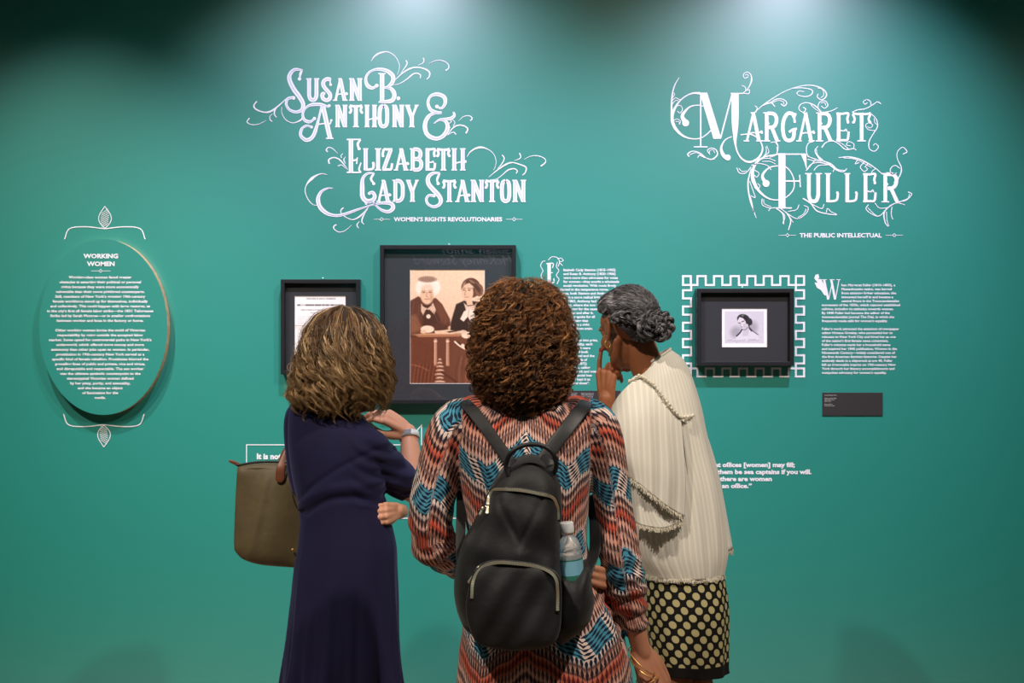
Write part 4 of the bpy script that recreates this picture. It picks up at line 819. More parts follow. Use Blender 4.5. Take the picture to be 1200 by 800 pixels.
# =================================================================== visitor in the navy dress
D1 = 4.2
def Q1(px, py, dd=0): return P(px, py, D1 + dd)
v1 = empty('person', (*Q1(402, 800)[:2], 0), 'person in a long navy dress with wavy blond-brown bob, seen from behind, hand raised', 'person', None)
h1 = radians(58); f1v = np.array((cos(h1), sin(h1), 0)); r1v = np.array((sin(h1), -cos(h1), 0)); yw1 = h1 - pi / 2
def zr(py, D): return CAMZ - (py - 400) / F * D
def rings1(L, ex=0, D=D1):
    return [(P(px, py, D)[0], P(px, py, D)[1] + dy, zr(py, D), rx + ex, ry + ex, yw1) for px, py, rx, ry, dy in L]
TOR1 = [(402, 476, .062, .062, 0), (400, 482, .090, .066, 0), (398, 489, .128, .078, 0), (394, 502, .158, .096, 0), (393, 530, .155, .115, 0), (396, 560, .146, .120, 0), (401, 590, .136, .120, 0), (405, 612, .140, .126, 0),
        (407, 640, .150, .137, 0), (405, 668, .158, .143, 0), (404, 705, .163, .150, 0), (402.5, 750, .170, .160, 0), (401, 800, .182, .172, 0), (399, 860, .20, .19, 0), (398, 945, .215, .205, 0)]
def shear1(V):
    V = V.copy(); V[:, 2] -= (V[:, 0] - Q1(398, 0)[0]) * .40 * np.clip((V[:, 2] - zr(575, D1)) / (zr(500, D1) - zr(575, D1)), 0, 1); return V
HM1 = frame_m(Q1(405, 412), (cos(radians(48)), sin(radians(48)), -.12), (.12, 0, 1))
hm = []
hm += head_geos(HM1, 1.0)
hm.append(tube([Q1(400, 420), Q1(399, 455), Q1(398, 490)], [.052, .054, .062], n=12, seg=20))
V, Fc = loft(rings1(TOR1[2:11], -.014), seg=32); hm.append((shear1(V), Fc))
sho_r = Q1(430, 524, -.05); elb_r = Q1(484, 574, .10); wri_r = Q1(479, 505, .21)
sho_l = Q1(356, 488, .10); elb_l = Q1(360, 590, .20); wri_l = Q1(455, 600, .13)
hm.append(tube([Q1(400, 512), sho_r, (sho_r + elb_r) / 2, elb_r], [.04, .042, .042, .040], n=20))
hm.append(tube([elb_r, elb_r * .6 + wri_r * .4, wri_r], [.0385, .0375, .0235], n=16, seg=18, flat=.92))
hm.append(tube([Q1(380, 500, .05), sho_l, (sho_l + elb_l) / 2, elb_l], [.05, .046, .042, .037], n=20))
hm.append(tube([elb_l, Q1(405, 600, .28), Q1(440, 602, .23), wri_l], [.037, .038, .030, .024], n=16))
# raised hand, fingers pointing left towards the collar
hdir = Q1(441, 477, .17) - wri_r
HR = frame_m(wri_r + hdir / np.linalg.norm(hdir) * .002, hdir, (.42, -.62, .95))
hg, tips_r = hand_geos(HR, [(.5, .75, .4), (.55, .8, .4), (.65, .8, .4), (.75, .8, .4)], [(.030, .030, -.022), (.036, .060, -.042), (.028, .094, -.052), (.018, .122, -.050)], side=-1, s=.98)
hm += hg
# tucked left fist under the elbow
HLm = frame_m(Q1(463, 599, .045), np.array((-.55, -1.0, .12)), (-.25, .10, 1.0))
hl_dir = np.array((-.62, -.78, 0.0))
HLm = frame_m(Q1(466, 598, -.01), (-.42, -1.0, .0), (1.0, -.42, .15))
hg, tips_l = hand_geos(HLm, [(1.15, 1.35, .8)] * 4, [(.03, .025, -.02), (.036, .055, -.034), (.03, .08, -.04), (.02, .095, -.045)], side=-1, s=.82)
hm += hg
hm.append(tube([wri_l, Q1(470, 599, .05), Q1(466, 598, -.01)], [.024, .022, .02], n=8))
ft = [(.055, .01), (-.075, -.01)]
leg_pts = []
for sgn in (-1, 1):
    hip = Q1(402, 660) + r1v * .07 * sgn; kn = np.array((*(Q1(400, 800)[:2] + (r1v * .085 * sgn)[:2]), .47)); an = np.array((*(Q1(399, 800)[:2] + (r1v * .08 * sgn)[:2]), .09))
    hm += [(v_, f_) for v_, f_ in fleg(hip + (0, 0, -.14), kn, an, f1v[:2])]; leg_pts.append(an)
body = link('body', remesh('body', hm, .0036, 5), M['skin_fair'], v1)
nails(v1, tips_r, M['nail_pale']); nails(v1, tips_l, M['nail_pale'], (0, 1, 2, 3)); eyes(v1, HM1)
M['dark_shoe'] = new_mat('dark_leather', (.02, .018, .016), .4)
for a in leg_pts: shoe(v1, a, f1v[:2], M['dark_shoe'])

m = new_mat('navy_jersey', srgb(26, 24, 62), .8, spec=.25, Sheen_Weight=.25); M['navy'] = m; t = NT(m)
m.node_tree.nodes['Principled BSDF'].inputs['Sheen Tint'].default_value = (.3, .3, .7, 1)
t.base(t.mix(t.noise(7, 3, t.obj()), (*srgb(18, 16, 44), 1), (*srgb(28, 25, 64), 1))); t.bump(t.noise(420, 2, t.obj()), .3, .0012)
def fold1(th, tt, z):
    k = np.clip((.98 - z) / .5, 0, 1) ** 1.2
    return k * (.040 * np.sin(9 * th + .6 * np.sin(3 * z * 6)) + .022 * np.sin(17 * th + 2 + z * 2) + .012 * np.sin(31 * th + 1))
V, Fc = loft(rings1(TOR1), seg=180, n=120, mod=fold1); dg1 = [(shear1(V), Fc)]
dg1.append(tube([Q1(400, 506, -.03), Q1(414, 513, -.05), sho_r, Q1(446, 541, .0), Q1(463, 558, .04), Q1(478, 570, .08)], [.040, .052, .058, .061, .058, .048], n=30, seg=26, endcap='flat'))
dg1.append(tube([Q1(385, 495, .04), sho_l, Q1(356, 545, .14), Q1(360, 572, .18)], [.050, .056, .052, .048], n=24, seg=24, endcap='flat'))
me = remesh('dress', dg1, .0042, 6); V = get_co(me); Nn = get_no(me)
pxv = (V[:, 0]) / (V[:, 1] - CAMY) * F + 600; pyv = 400 - (V[:, 2] - CAMZ) / (V[:, 1] - CAMY) * F
s_ = (V - Q1(402, 600)) @ r1v
d = np.zeros(len(V))
# waist creases, drag lines from the arms
d += -.006 * np.exp(-((V[:, 2] - (1.025 + .03 * s_ / .15 + .012 * np.sin(s_ * 26))) / .011) ** 2) * (V[:, 1] < Q1(0, 0, .05)[1])
d += .006 * np.exp(-((V[:, 2] - (1.050 + .05 * s_ / .15 + .012 * np.sin(s_ * 22 + 1))) / .016) ** 2)
d += -.004 * np.exp(-((V[:, 2] - (1.09 + .10 * s_ / .15)) / .010) ** 2)
arm = np.clip((s_ - .09) / .04, 0, 1) * (V[:, 2] > 1.02)
d += arm * .0028 * np.sin((V[:, 2] * 1.0 + s_ * 1.0) * 150)
V += Nn * d[:, None]; set_co(me, V)
link('dress', me, M['navy'], v1)
# neck seam
g = G(); nk = [np.array((*Q1(401, 478)[:2], zr(478, D1))) + r1v * .066 * cos(a) + f1v * .064 * sin(a) + np.array((0, 0, -.012 * sin(a))) for a in np.linspace(0, 2 * pi, 40)]
g.add(*tube(nk, [.004] * 40, seg=8, n=80, caps=False)); link('neckline', g.mesh('neckline'), M['navy'], v1, True)
# lanyard: beaded cord from the nape to the raised hand
M['bead'] = new_mat('teal_bead', srgb(64, 120, 116), .35)
g = G(); lp = catmull([Q1(404, 471, -.055), Q1(410, 476, -.075), Q1(420, 485, -.06), Q1(430, 494, .0), Q1(437, 500, .10), Q1(440, 520, .16)], 56)
for i, p in enumerate(lp): g.add(*ellipsoid(p, (.0031, .0031, .0034), None, 8, 6))
g.add(*tube(lp, [.0013] * 8, seg=6, n=60)); link('beaded_lanyard', g.mesh('beaded_lanyard'), M['bead'], v1, True)
# wrist band
M['band_white'] = new_mat('pale_rubber', (.72, .74, .76), .35)
ax = (elb_r - wri_r); ax /= np.linalg.norm(ax); wc = wri_r + ax * .018
Wm = frame_m(wc, ax, (0, -1, 0)); g = G(); th = np.linspace(0, 2 * pi, 48, endpoint=False); rows = []
for yy, rr in ((-.010, .0285), (-.0095, .031), (0, .0318), (.0095, .0325), (.010, .030)):
    rows.append(np.stack([rr * 1.02 * np.cos(th), np.full(48, yy), rr * .95 * np.sin(th)], 1))
g.add(xf(Wm, np.vstack(rows)), grid_faces(5, 48)); wb = link('wrist_band', g.mesh('wrist_band'), M['band_white'], v1, True)
wb['label'] = 'pale silver wrist band'
g = G(); 
V, Fc = box_geo(-.010, .010, -.007, .007, .0305, .0325); g.add(xf(Wm, V), Fc); link('display', g.mesh('display'), M['silver'], wb)

# hair of visitor one
def env_hair(count, k, prof_c, prof_r, ztop, zbot, crown, seed, front, front_w, layers=(.62, 1.03), s0=(0, .35), s1=(.78, 1.06), frontmax=.30, squash=1.0):
    """strand centre lines following a silhouette envelope from the crown down"""
    R = np.random.default_rng(seed); phi = R.uniform(0, 2 * pi, count); a0 = R.uniform(*s0, count); a1 = R.uniform(*s1, count)
    da = np.abs((phi - front + pi) % (2 * pi) - pi); a1 = np.where(da < front_w, np.minimum(a1, frontmax + a0 * .3), a1); lay = R.uniform(0, 1, count) ** .6 * (layers[1] - layers[0]) + layers[0]
    s = a0[:, None] + (a1 - a0)[:, None] * np.linspace(0, 1, k)[None]
    z = ztop + (zbot - ztop) * np.clip(s, 0, 1.2)
    cx = np.interp(s, *prof_c[0]); cy = np.interp(s, *prof_c[1]); r = np.interp(s, *prof_r)
    rr = r * lay[:, None]; z = z - (1 - lay[:, None]) * .05 * np.clip(1 - s, 0, 1)
    Pp = np.stack([cx + rr * np.cos(phi)[:, None], cy + rr * np.sin(phi)[:, None] * squash, z], 2)
    return Pp, phi, s, R
M['hair_bob'] = hair_mat('wavy_blond_brown_hair', [(0, srgb(50, 35, 26)), (.3, srgb(92, 68, 48)), (.6, srgb(150, 116, 80)), (.85, srgb(222, 188, 142)), (1, srgb(244, 220, 182))], .38, (.4, srgb(196, 154, 92)))
M['hair_core'] = new_mat('dark_hair_core', srgb(46, 31, 20), .8)
SS = np.array([0, .03, .10, .22, .36, .52, .70, .85, 1.0, 1.2])
zt, zb = zr(359, D1), zr(481, D1)
pyS = 359 + SS * 122
Lx = np.array([402, 386, 371, 361, 356, 352, 347, 343, 350, 365]); Rx = np.array([404, 422, 436, 446, 450, 454, 456, 455, 446, 430])
cxs = ((Lx + Rx) / 2 - 600) / F * D1; rs = (Rx - Lx) / 2 / F * D1
cyb = Q1(0, 0)[1]; cys = np.full(10, cyb + .0)
CORE = [(cxs[i], cyb, zt + (zb - zt) * SS[i], rs[i] * .90, rs[i] * .90, 0) for i in range(0, 9)]
lf = loft(CORE, seg=60, n=50, mod=lambda th, tt, z: .03 * np.sin(14 * th + 20 * z) + .02 * np.sin(33 * th))
# leave the face free: pull the front of the core back
V, Fc = lf; rel = V - np.array((cxs[4], cyb, 0)); hd = np.array((cos(radians(48)), sin(radians(48)), 0)); fr = rel @ hd
V = V - np.outer(np.clip(fr - .035, 0, 1) * np.clip((zr(385, D1) - V[:, 2]) / .03, 0, 1), hd)
g = G(); g.add(V, Fc); hc = link('hair', g.mesh('hair'), M['hair_core'], v1, True)
def waves(Pp, s, R, amp, wl, total, grp=None):
    n, k, _ = Pp.shape; ph = R.uniform(0, 2 * pi, (n, 1)) if grp is None else grp; ph2 = R.uniform(0, 2 * pi, (n, 1)); L = (s - s[:, :1]) * total
    a = amp * np.clip(L / .05, 0, 1); w = 2 * pi / (wl * R.uniform(.75, 1.3, (n, 1)))
    Pp[..., 0] += a * np.sin(L * w + ph); Pp[..., 1] += a * np.cos(L * w + ph2); Pp[..., 2] += a * .35 * np.sin(L * w * .7 + ph2)
    return Pp
def lock_hair(name, nl, ns, k, prof_c, prof_r, zt, zb, front, fw, seed, mat, parent, lay=(.86, 1.04), s0=(0, .4), s1=(.7, 1.1), spread=.0045, amp=.012, wl=.075, rad=(.0006, .0012), fmax=.28, depth=1.0, roll=0.):
    """locks of fine strands that share one wave"""
    Pp, phi, s, R = env_hair(nl, k, prof_c, prof_r, zt, zb, None, seed, front, fw, layers=lay, s0=s0, s1=s1, frontmax=fmax, squash=depth)
    t = np.linspace(0, 1, k)[None]; L = (s - s[:, :1]) * .32
    a = amp * np.clip((s - .12) / .5, .10, 1.1) * R.uniform(.5, 1.4, (nl, 1)); w = 2 * pi / (wl * R.uniform(.7, 1.4, (nl, 1))); p0 = R.uniform(0, 2 * pi, (nl, 1))
    tang = np.stack([-np.sin(phi), np.cos(phi), 0 * phi], 1)[:, None, :]; outw = np.stack([np.cos(phi), np.sin(phi), 0 * phi], 1)[:, None, :]
    drift = R.normal(0, .018, (nl, 1)) * t
    Pp = Pp + tang * (a * np.sin(L * w + p0) + drift)[..., None] + outw * (a * .7 * np.cos(L * w + p0))[..., None]
    off = R.normal(0, 1, (nl, ns, 3)) * spread; nar = (1 - .55 * t ** 2)[..., None]
    Q = Pp[:, None] + off[:, :, None] * nar[:, None] * (.5 + .5 * np.clip(t * 4, 0, 1))[:, None, :, None]
    Q = Q.reshape(nl * ns, k, 3); ph = R.uniform(0, 2 * pi, (nl * ns, 1)); Q[..., 2] += .0015 * np.sin(t * 14 + ph); Q[..., 0] += .0014 * np.sin(t * 17 + ph * 2)
    tint = np.clip(np.repeat(R.beta(1.6, 1.9, nl), ns) * .8 + R.normal(.1, .14, nl * ns), 0, 1)
    rd = np.sin(np.linspace(.9, pi * .95, k))[None] * R.uniform(*rad, (nl * ns, 1))
    return link(name, strand_mesh(name, Q, rd, tint), mat, parent)
PC, PR = ((SS, cxs), (SS, cys)), (SS, rs)
lock_hair('hair_strand', 330, 12, 26, PC, PR, zt, zb, radians(48), radians(38), 11, M['hair_bob'], hc)['kind'] = 'stuff'
lock_hair('hair_lock', 130, 9, 30, PC, PR, zt, zb, radians(48), radians(38), 17, M['hair_bob'], hc, lay=(1.0, 1.07), s0=(.0, .45), s1=(.75, 1.12), spread=.0026, amp=.016, wl=.065)['kind'] = 'stuff'
lock_hair('flyaway_hair', 60, 3, 26, PC, PR, zt, zb, radians(48), radians(38), 19, M['hair_bob'], hc, lay=(1.05, 1.13), s0=(.0, .6), s1=(.75, 1.15), spread=.006, amp=.014, wl=.06, rad=(.0003, .0004))['kind'] = 'stuff'

# =================================================================== visitor with the backpack
D2 = 3.4
def Q2(px, py, dd=0): return P(px, py, D2 + dd)
v2 = empty('person', (*Q2(622, 800)[:2], 0), 'person in a long-sleeved zigzag print dress with big brown curls, back to the viewer', 'person')
def rings2(L, ex=0): return [(*Q2(px, py)[:2] + np.array((0, dy)), zr(py, D2), rx + ex, ry + ex, 0) for px, py, rx, ry, dy in L]
TOR2 = [(616, 463, .058, .058, 0), (616, 468, .085, .062, 0), (615, 473, .125, .074, 0), (614, 484, .172, .090, 0), (614, 500, .185, .102, 0), (614, 530, .178, .112, 0), (615, 560, .160, .112, 0), (617, 600, .148, .110, 0), (619, 645, .146, .112, 0), (627, 700, .170, .130, 0),
        (636, 750, .196, .150, 0), (638, 800, .210, .160, 0), (638, 850, .222, .17, 0), (638, 920, .232, .18, 0)]
HM2 = frame_m(Q2(616, 398), (.03, 1, -.05))
hm = head_geos(HM2, 1.0)
hm.append(tube([Q2(616, 410), Q2(616, 445), Q2(616, 478)], [.052, .054, .064], n=12, seg=20)); hm.append(loft(rings2(TOR2[2:10], -.012), seg=32))
sl, el, wl_ = Q2(530, 500, 0), Q2(506, 640, .01), Q2(642, 654, .175); sr, er, wr = Q2(700, 500, 0), Q2(724, 640, -.01), Q2(752, 764, .01)
hm.append(tube([Q2(570, 490), sl, Q2(513, 560), el], [.045, .046, .043, .038], n=20)); hm.append(tube([el, Q2(548, 657, .10), Q2(585, 655, .17), wl_], [.037, .036, .025], n=16))
hm.append(tube([Q2(660, 492), sr, Q2(714, 560), Q2(720, 600), er], [.042, .044, .036, .034, .034], n=20)); hm.append(tube([er, Q2(733, 690), Q2(741, 720), wr], [.034, .031, .026, .0225], n=16, seg=18))
hd = Q2(703, 672, -.02) - wl_; HLm = frame_m(wl_, hd, (.7, 1, .10)); hg, tl = hand_geos(HLm, [(.0, .25, .35), (.0, .30, .35), (.05, .3, .35), (.1, .3, .35)], [(.03, .03, -.015), (.045, .06, -.015), (.05, .09, -.012), (.048, .115, -.01)], side=1, s=1.1)
for i_ in range(3): hm.append(tube([Q2(697, 668 + 9 * i_, .03), Q2(709, 669 + 9 * i_, -.012), Q2(703, 667 + 9 * i_, -.046), Q2(693, 664 + 9 * i_, -.056)], [.0085, .0088, .0086, .0076], seg=12, n=16))
hm += hg
wrd = Q2(766, 800, .0) - wr; HRm = frame_m(wr, wrd, (.35, -.8, .3)); hg, tr_ = hand_geos(HRm, [(.2, .35, .25), (.25, .4, .3), (.3, .45, .3), (.3, .5, .3)], [(.03, .025, -.012), (.046, .055, -.02), (.052, .085, -.028), (.05, .11, -.036)], side=-1, s=1.0)
hm += hg; legs2 = []
for sgn in (-1, 1):
    hip = Q2(637, 770) + np.array((.09 * sgn, 0, 0)); kn = np.array((*(Q2(637, 900)[:2] + (.09 * sgn, 0)), .47)); an = np.array((*(Q2(637, 900)[:2] + (.09 * sgn, 0)), .09)); hm += fleg(hip, kn, an, (0, 1)); legs2.append(an)
link('body', remesh('body', hm, .0036, 5), M['skin_tan'], v2); nails(v2, tl, M['nail_pale']); nails(v2, tr_, M['nail_pale']); eyes(v2, HM2)
for a in legs2: shoe(v2, a, (0, 1), M['dark_shoe'])
# visible fingertips gripping the right arm, part of the left hand
# ring on the gripping hand
g = G(); g.add(*ellipsoid(Q2(690.5, 671, -.055), (.004, .004, .004), None, 10, 8)); 

# printed dress
def pattern_mat():
    m = new_mat('zigzag_print_jersey', rough=.75, spec=.2, Sheen_Weight=.15); t = NT(m)
    u, v, _ = t.sep(t.attr('pat').outputs['Vector'])
    tri = t.math('PINGPONG', u, .132)                                 # 0..0.132
    wob = t.math('MULTIPLY', t.math('SINE', t.math('MULTIPLY', u, 95)), .0035)
    c = t.math('ADD', t.math('ADD', v, t.math('MULTIPLY', tri, .62)), wob)
    T_ = t.math('FRACT', t.math('DIVIDE', c, .195))
    coral, peach, navy, teal, maroon, cream, blk = srgb(214, 92, 70), srgb(232, 176, 156), srgb(22, 34, 58), srgb(74, 150, 178), srgb(98, 58, 60), srgb(240, 214, 202), srgb(24, 20, 26)
    A = t.ramp(T_, [(0, srgb(150, 62, 48)), (.05, coral), (.095, srgb(222, 128, 104)), (.125, maroon), (.17, peach), (.24, maroon), (.28, cream), (.56, cream), (.62, srgb(220, 190, 180)), (.72, peach), (.80, srgb(120, 84, 80)), (.84, peach), (.93, srgb(214, 150, 128)), (.97, srgb(196, 96, 74))], 'LINEAR')
    B = t.ramp(T_, [(0, blk), (.06, srgb(120, 42, 34)), (.11, blk), (.20, srgb(50, 32, 38)), (.28, navy), (.62, navy), (.70, maroon), (.76, blk), (.82, srgb(60, 40, 44)), (.90, maroon), (.96, blk)], 'LINEAR')
    st = t.math('DIVIDE', t.math('PINGPONG', u, .0048), .0048)
    sp = t.math('DIVIDE', t.math('PINGPONG', c, .0125), .0125)
    mask = t.math('GREATER_THAN', t.math('ADD', t.math('MULTIPLY', st, .8), t.math('MULTIPLY', sp, .55)), .72)
    col = t.mix(mask, A, B)
    # blue lattice blocks: horizontal dashes on alternating slanted grounds
    blkm = t.math('MULTIPLY', t.math('GREATER_THAN', T_, .33), t.math('LESS_THAN', T_, .62))
    da_ = t.math('DIVIDE', t.math('PINGPONG', c, .0048), .0048); db_ = t.math('DIVIDE', t.math('PINGPONG', t.math('ADD', u, t.math('MULTIPLY', c, .5)), .010), .010)
    bm_ = t.math('GREATER_THAN', t.math('ADD', t.math('MULTIPLY', da_, .75), t.math('MULTIPLY', db_, .45)), .62)
    D_ = t.mix(t.math('GREATER_THAN', t.math('PINGPONG', t.math('ADD', u, t.math('MULTIPLY', c, .35)), .040), .013), (*cream, 1), (*teal, 1))
    col = t.mix(blkm, col, t.mix(bm_, D_, (*navy, 1)))
    t.base(col); t.bump(t.noise(500, 2, t.obj()), .2, .001); return m
M['print_dress'] = pattern_mat()
dg2 = [loft(rings2(TOR2), seg=96, n=100, mod=lambda th, tt, z: np.clip((.85 - z) / .4, 0, 1) * .03 * np.sin(8 * th + 1) + .004 * np.sin(5 * th))]
ARM_L = [Q2(555, 486, 0), sl + np.array((.005, 0, -.005)), Q2(513, 560, 0), Q2(505, 600, 0), Q2(507, 637, .01)]; RL = [.048, .060, .056, .054, .052]
FORE_L = [Q2(507, 637, .01), Q2(545, 657, .09), Q2(585, 655, .17), Q2(622, 652, .19)]; RFL = [.052, .048, .040, .034]
ARM_R = [Q2(675, 486, 0), sr + np.array((-.004, 0, -.005)), Q2(714, 560, 0), Q2(720, 600, 0), Q2(725, 640, -.01)]; RR = [.048, .058, .048, .046, .050]
FORE_R = [Q2(725, 640, -.01), Q2(733, 690, .0), Q2(741, 720, .0), Q2(746, 739, .01)]; RFR = [.050, .050, .036, .027]
for a, r in ((ARM_L, RL), (FORE_L, RFL), (ARM_R, RR), (FORE_R, RFR)): dg2.append(tube(a, r, n=26, seg=28, endcap='flat' if a in () else 'round'))
me = remesh('dress', dg2, .0042, 7); V = get_co(me); Nn = get_no(me)
def polydist(V, pts):
    best = np.full(len(V), 1e9); al = np.zeros(len(V)); acc = 0; ang = np.zeros(len(V))
    for a, b in zip(pts[:-1], pts[1:]):
        e = b - a; L = np.linalg.norm(e); t_ = np.clip((V - a) @ e / L ** 2, 0, 1); q = V - a - np.outer(t_, e); dd = np.linalg.norm(q, axis=1)
        ed = e / L; side = np.cross(ed, (0, 1, 0)); side /= np.linalg.norm(side); bk = np.cross(side, ed)
        an = np.arctan2(q @ side, q @ bk); k = dd < best; best[k] = dd[k]; al[k] = acc + t_[k] * L; ang[k] = an[k]; acc += L
    return best, al, ang
dL, aL, gL = polydist(V, catmull(ARM_L + FORE_L[1:], 18)); dR, aR, gR = polydist(V, catmull(ARM_R + FORE_R[1:], 18))
U = np.arctan2(V[:, 0] - Q2(617, 0)[0], -(V[:, 1] - Q2(0, 0)[1])) * .17; Vv = V[:, 2].copy()
tor = np.abs(V[:, 0] - Q2(615, 0)[0]) < .165
isL = (dL < .066) & (V[:, 0] < Q2(543, 0)[0]) | ((dL < .062) & (V[:, 1] > Q2(0, 0)[1] + .1) & (V[:, 2] < 1.1) & (V[:, 0] < Q2(620, 0)[0])); isR = (dR < .066) & (V[:, 0] > Q2(690, 0)[0])
U = np.where(isL, gL * .055 + .03, np.where(isR, gR * .055 + .10, U)); Vv = np.where(isL, 1.42 - aL, np.where(isR, 1.44 - aR, Vv))
attr_vec(me, 'pat', np.stack([U + 1.32, Vv, Vv * 0], 1))
# sleeve wrinkles near the elbows and cuffs
d = .0035 * np.sin(aL * 120 + gL * 1.2) * isL * np.exp(-((aL - .37) / .10) ** 2) + .0045 * np.sin(aR * 150 + gR * 1.0) * isR * np.exp(-((aR - .49) / .12) ** 2)
d += .003 * np.sin((V[:, 2] + np.abs(V[:, 0] - Q2(617, 0)[0]) * .7) * 60) * (~isL & ~isR) * np.clip((1.1 - V[:, 2]) / .1, 0, 1) * np.clip((V[:, 2] - .7) / .2, 0, 1)
V += Nn * d[:, None]; set_co(me, V); link('dress', me, M['print_dress'], v2)

# bangles
for k, (pa, pb, ra) in enumerate((((737, 762), (767, 786), .0016), ((739, 773), (772, 791), .0019), ((746, 800), (768, 790), .0013))):
    c_ = (Q2(*pa) + Q2(*pb)) / 2; dx = Q2(*pb) - Q2(*pa); L = np.linalg.norm(dx) / 2; dx /= 2 * L; g = G()
    ring_ = [c_ + dx * L * cos(a) + np.array((.15, -.97, -.45)) / 1.08 * L * .86 * sin(a) for a in np.linspace(0, 2 * pi, 40)]
    g.add(*tube(ring_, [ra] * 4, seg=8, n=60, caps=False)); o = link('bangle', g.mesh('bangle'), M['gold'], v2, True)
# curls
M['hair_curl'] = hair_mat('curly_brown_hair', [(0, srgb(36, 22, 15)), (.4, srgb(84, 52, 32)), (.75, srgb(142, 92, 54)), (1, srgb(214, 156, 98))], .36, (.3, srgb(160, 104, 56)))
M['curl_core'] = new_mat('dark_curl_core', srgb(30, 18, 11), .85)
SS2 = np.array([0, .04, .12, .25, .40, .55, .70, .85, 1.0, 1.15])
Lx = np.array([604, 586, 571, 560, 555, 553, 555, 562, 578, 598]); Rx = np.array([624, 643, 657, 666, 671, 673, 671, 663, 645, 622])
zt, zb = zr(326, D2), zr(484, D2); cxs = ((Lx + Rx) / 2 - 600) / F * D2; rs = (Rx - Lx) / 2 / F * D2; cyb = Q2(0, 0)[1] - .022
CORE = [(cxs[i], cyb - .005, zt - .014 + (zb - zt + .014) * SS2[i], rs[i] * .88, rs[i] * .88, 0) for i in range(1, 9)]
V, Fc = loft(CORE, seg=70, n=60, mod=lambda th, tt, z: .04 * np.sin(13 * th + 45 * z) + .04 * np.sin(9 * th - 70 * z) + .03 * np.sin(27 * th + 130 * z))
fr = V[:, 1] - cyb; V[:, 1] -= np.clip(fr - .06, 0, 1) * np.clip((zr(382, D2) - V[:, 2]) / .03, 0, 1)
g = G(); g.add(V, Fc); hc = link('hair', g.mesh('hair'), M['curl_core'], v2, True)
nl, ns, K = 900, 5, 44; n = nl; R = np.random.default_rng(21)
phi = R.uniform(0, 2 * pi, n); sa = R.uniform(0.0, .93, n) ** .85
da = np.abs((phi - pi / 2 + pi) % (2 * pi) - pi); sa = np.where(da < .55, R.uniform(0, .26, n), sa)
L = R.uniform(.12, .30, n); L = np.where(da < .55, np.minimum(L, .12), L); lay = R.uniform(.82, 1.02, n); tt_ = np.linspace(0, 1, K)[None]
s = np.minimum(sa[:, None] + L[:, None] * tt_, 1.14)
bul = lay[:, None] + .06 * np.sin(pi * tt_) * R.uniform(0, 1, (n, 1)) + .05 * tt_ * R.uniform(0, 1, (n, 1))
r = np.interp(s, SS2, rs) * bul; cx = np.interp(s, SS2, cxs); z = zt + (zb - zt) * s; ph = phi[:, None] + R.normal(0, .28, (n, 1)) * tt_
Pp = np.stack([cx + r * np.cos(ph), cyb + r * np.sin(ph), z], 2)
Tn = np.gradient(Pp, axis=1); Tn /= np.linalg.norm(Tn, axis=2, keepdims=True) + 1e-9; out = np.stack([np.cos(ph), np.sin(ph), 0 * ph], 2); Bn = np.cross(Tn, out)
turn = R.uniform(1.6, 3.6, (n, 1)); a0 = R.uniform(0, 2 * pi, (n, 1)); amp = R.uniform(.005, .011, (n, 1)); LS = []
for j in range(ns):
    an = a0 + turn * 2 * pi * tt_ * R.choice([-1, 1]) ** 0 + R.normal(0, .28, (n, 1)); aj = amp * R.uniform(.75, 1.15, (n, 1))
    LS.append(Pp + out * (aj * np.cos(an))[..., None] + Bn * (aj * np.sin(an))[..., None] + R.normal(0, .0012, (n, 1, 3)))
Pp = np.concatenate(LS); tl_ = R.beta(1.7, 2.2, n); tint = np.clip(np.tile(tl_, ns) * .85 + R.normal(.08, .12, n * ns), 0, 1)
rad = np.sin(np.linspace(.6, pi * .95, K))[None] * R.uniform(.0005, .0011, (n * ns, 1))
link('curl', strand_mesh('curl', Pp, rad, tint), M['hair_curl'], hc)['kind'] = 'stuff'
# flyaway fuzz
n = 3600; K = 12; phi = R.uniform(0, 2 * pi, n); sa = R.uniform(0, .98, n); da = np.abs((phi - pi / 2 + pi) % (2 * pi) - pi); sa = np.where(da < .55, R.uniform(0, .3, n), sa)
t_ = np.linspace(0, 1, K)[None]; s = sa[:, None] + .03 * t_; r = np.interp(s, SS2, rs) * (1.0 + R.uniform(.02, .15, (n, 1)) * t_); ph = phi[:, None] + R.normal(0, .12, (n, 1)) * t_
Pp = np.stack([np.interp(s, SS2, cxs) + r * np.cos(ph), cyb + r * np.sin(ph), zt + (zb - zt) * s + R.normal(.004, .008, (n, 1)) * t_], 2)
Pp += .002 * np.sin(t_ * 9 + phi[:, None])[..., None]
link('flyaway_hair', strand_mesh('flyaway_hair', Pp, np.full((n, K), .00034), R.uniform(.4, 1, n)), M['hair_curl'], hc)['kind'] = 'stuff'
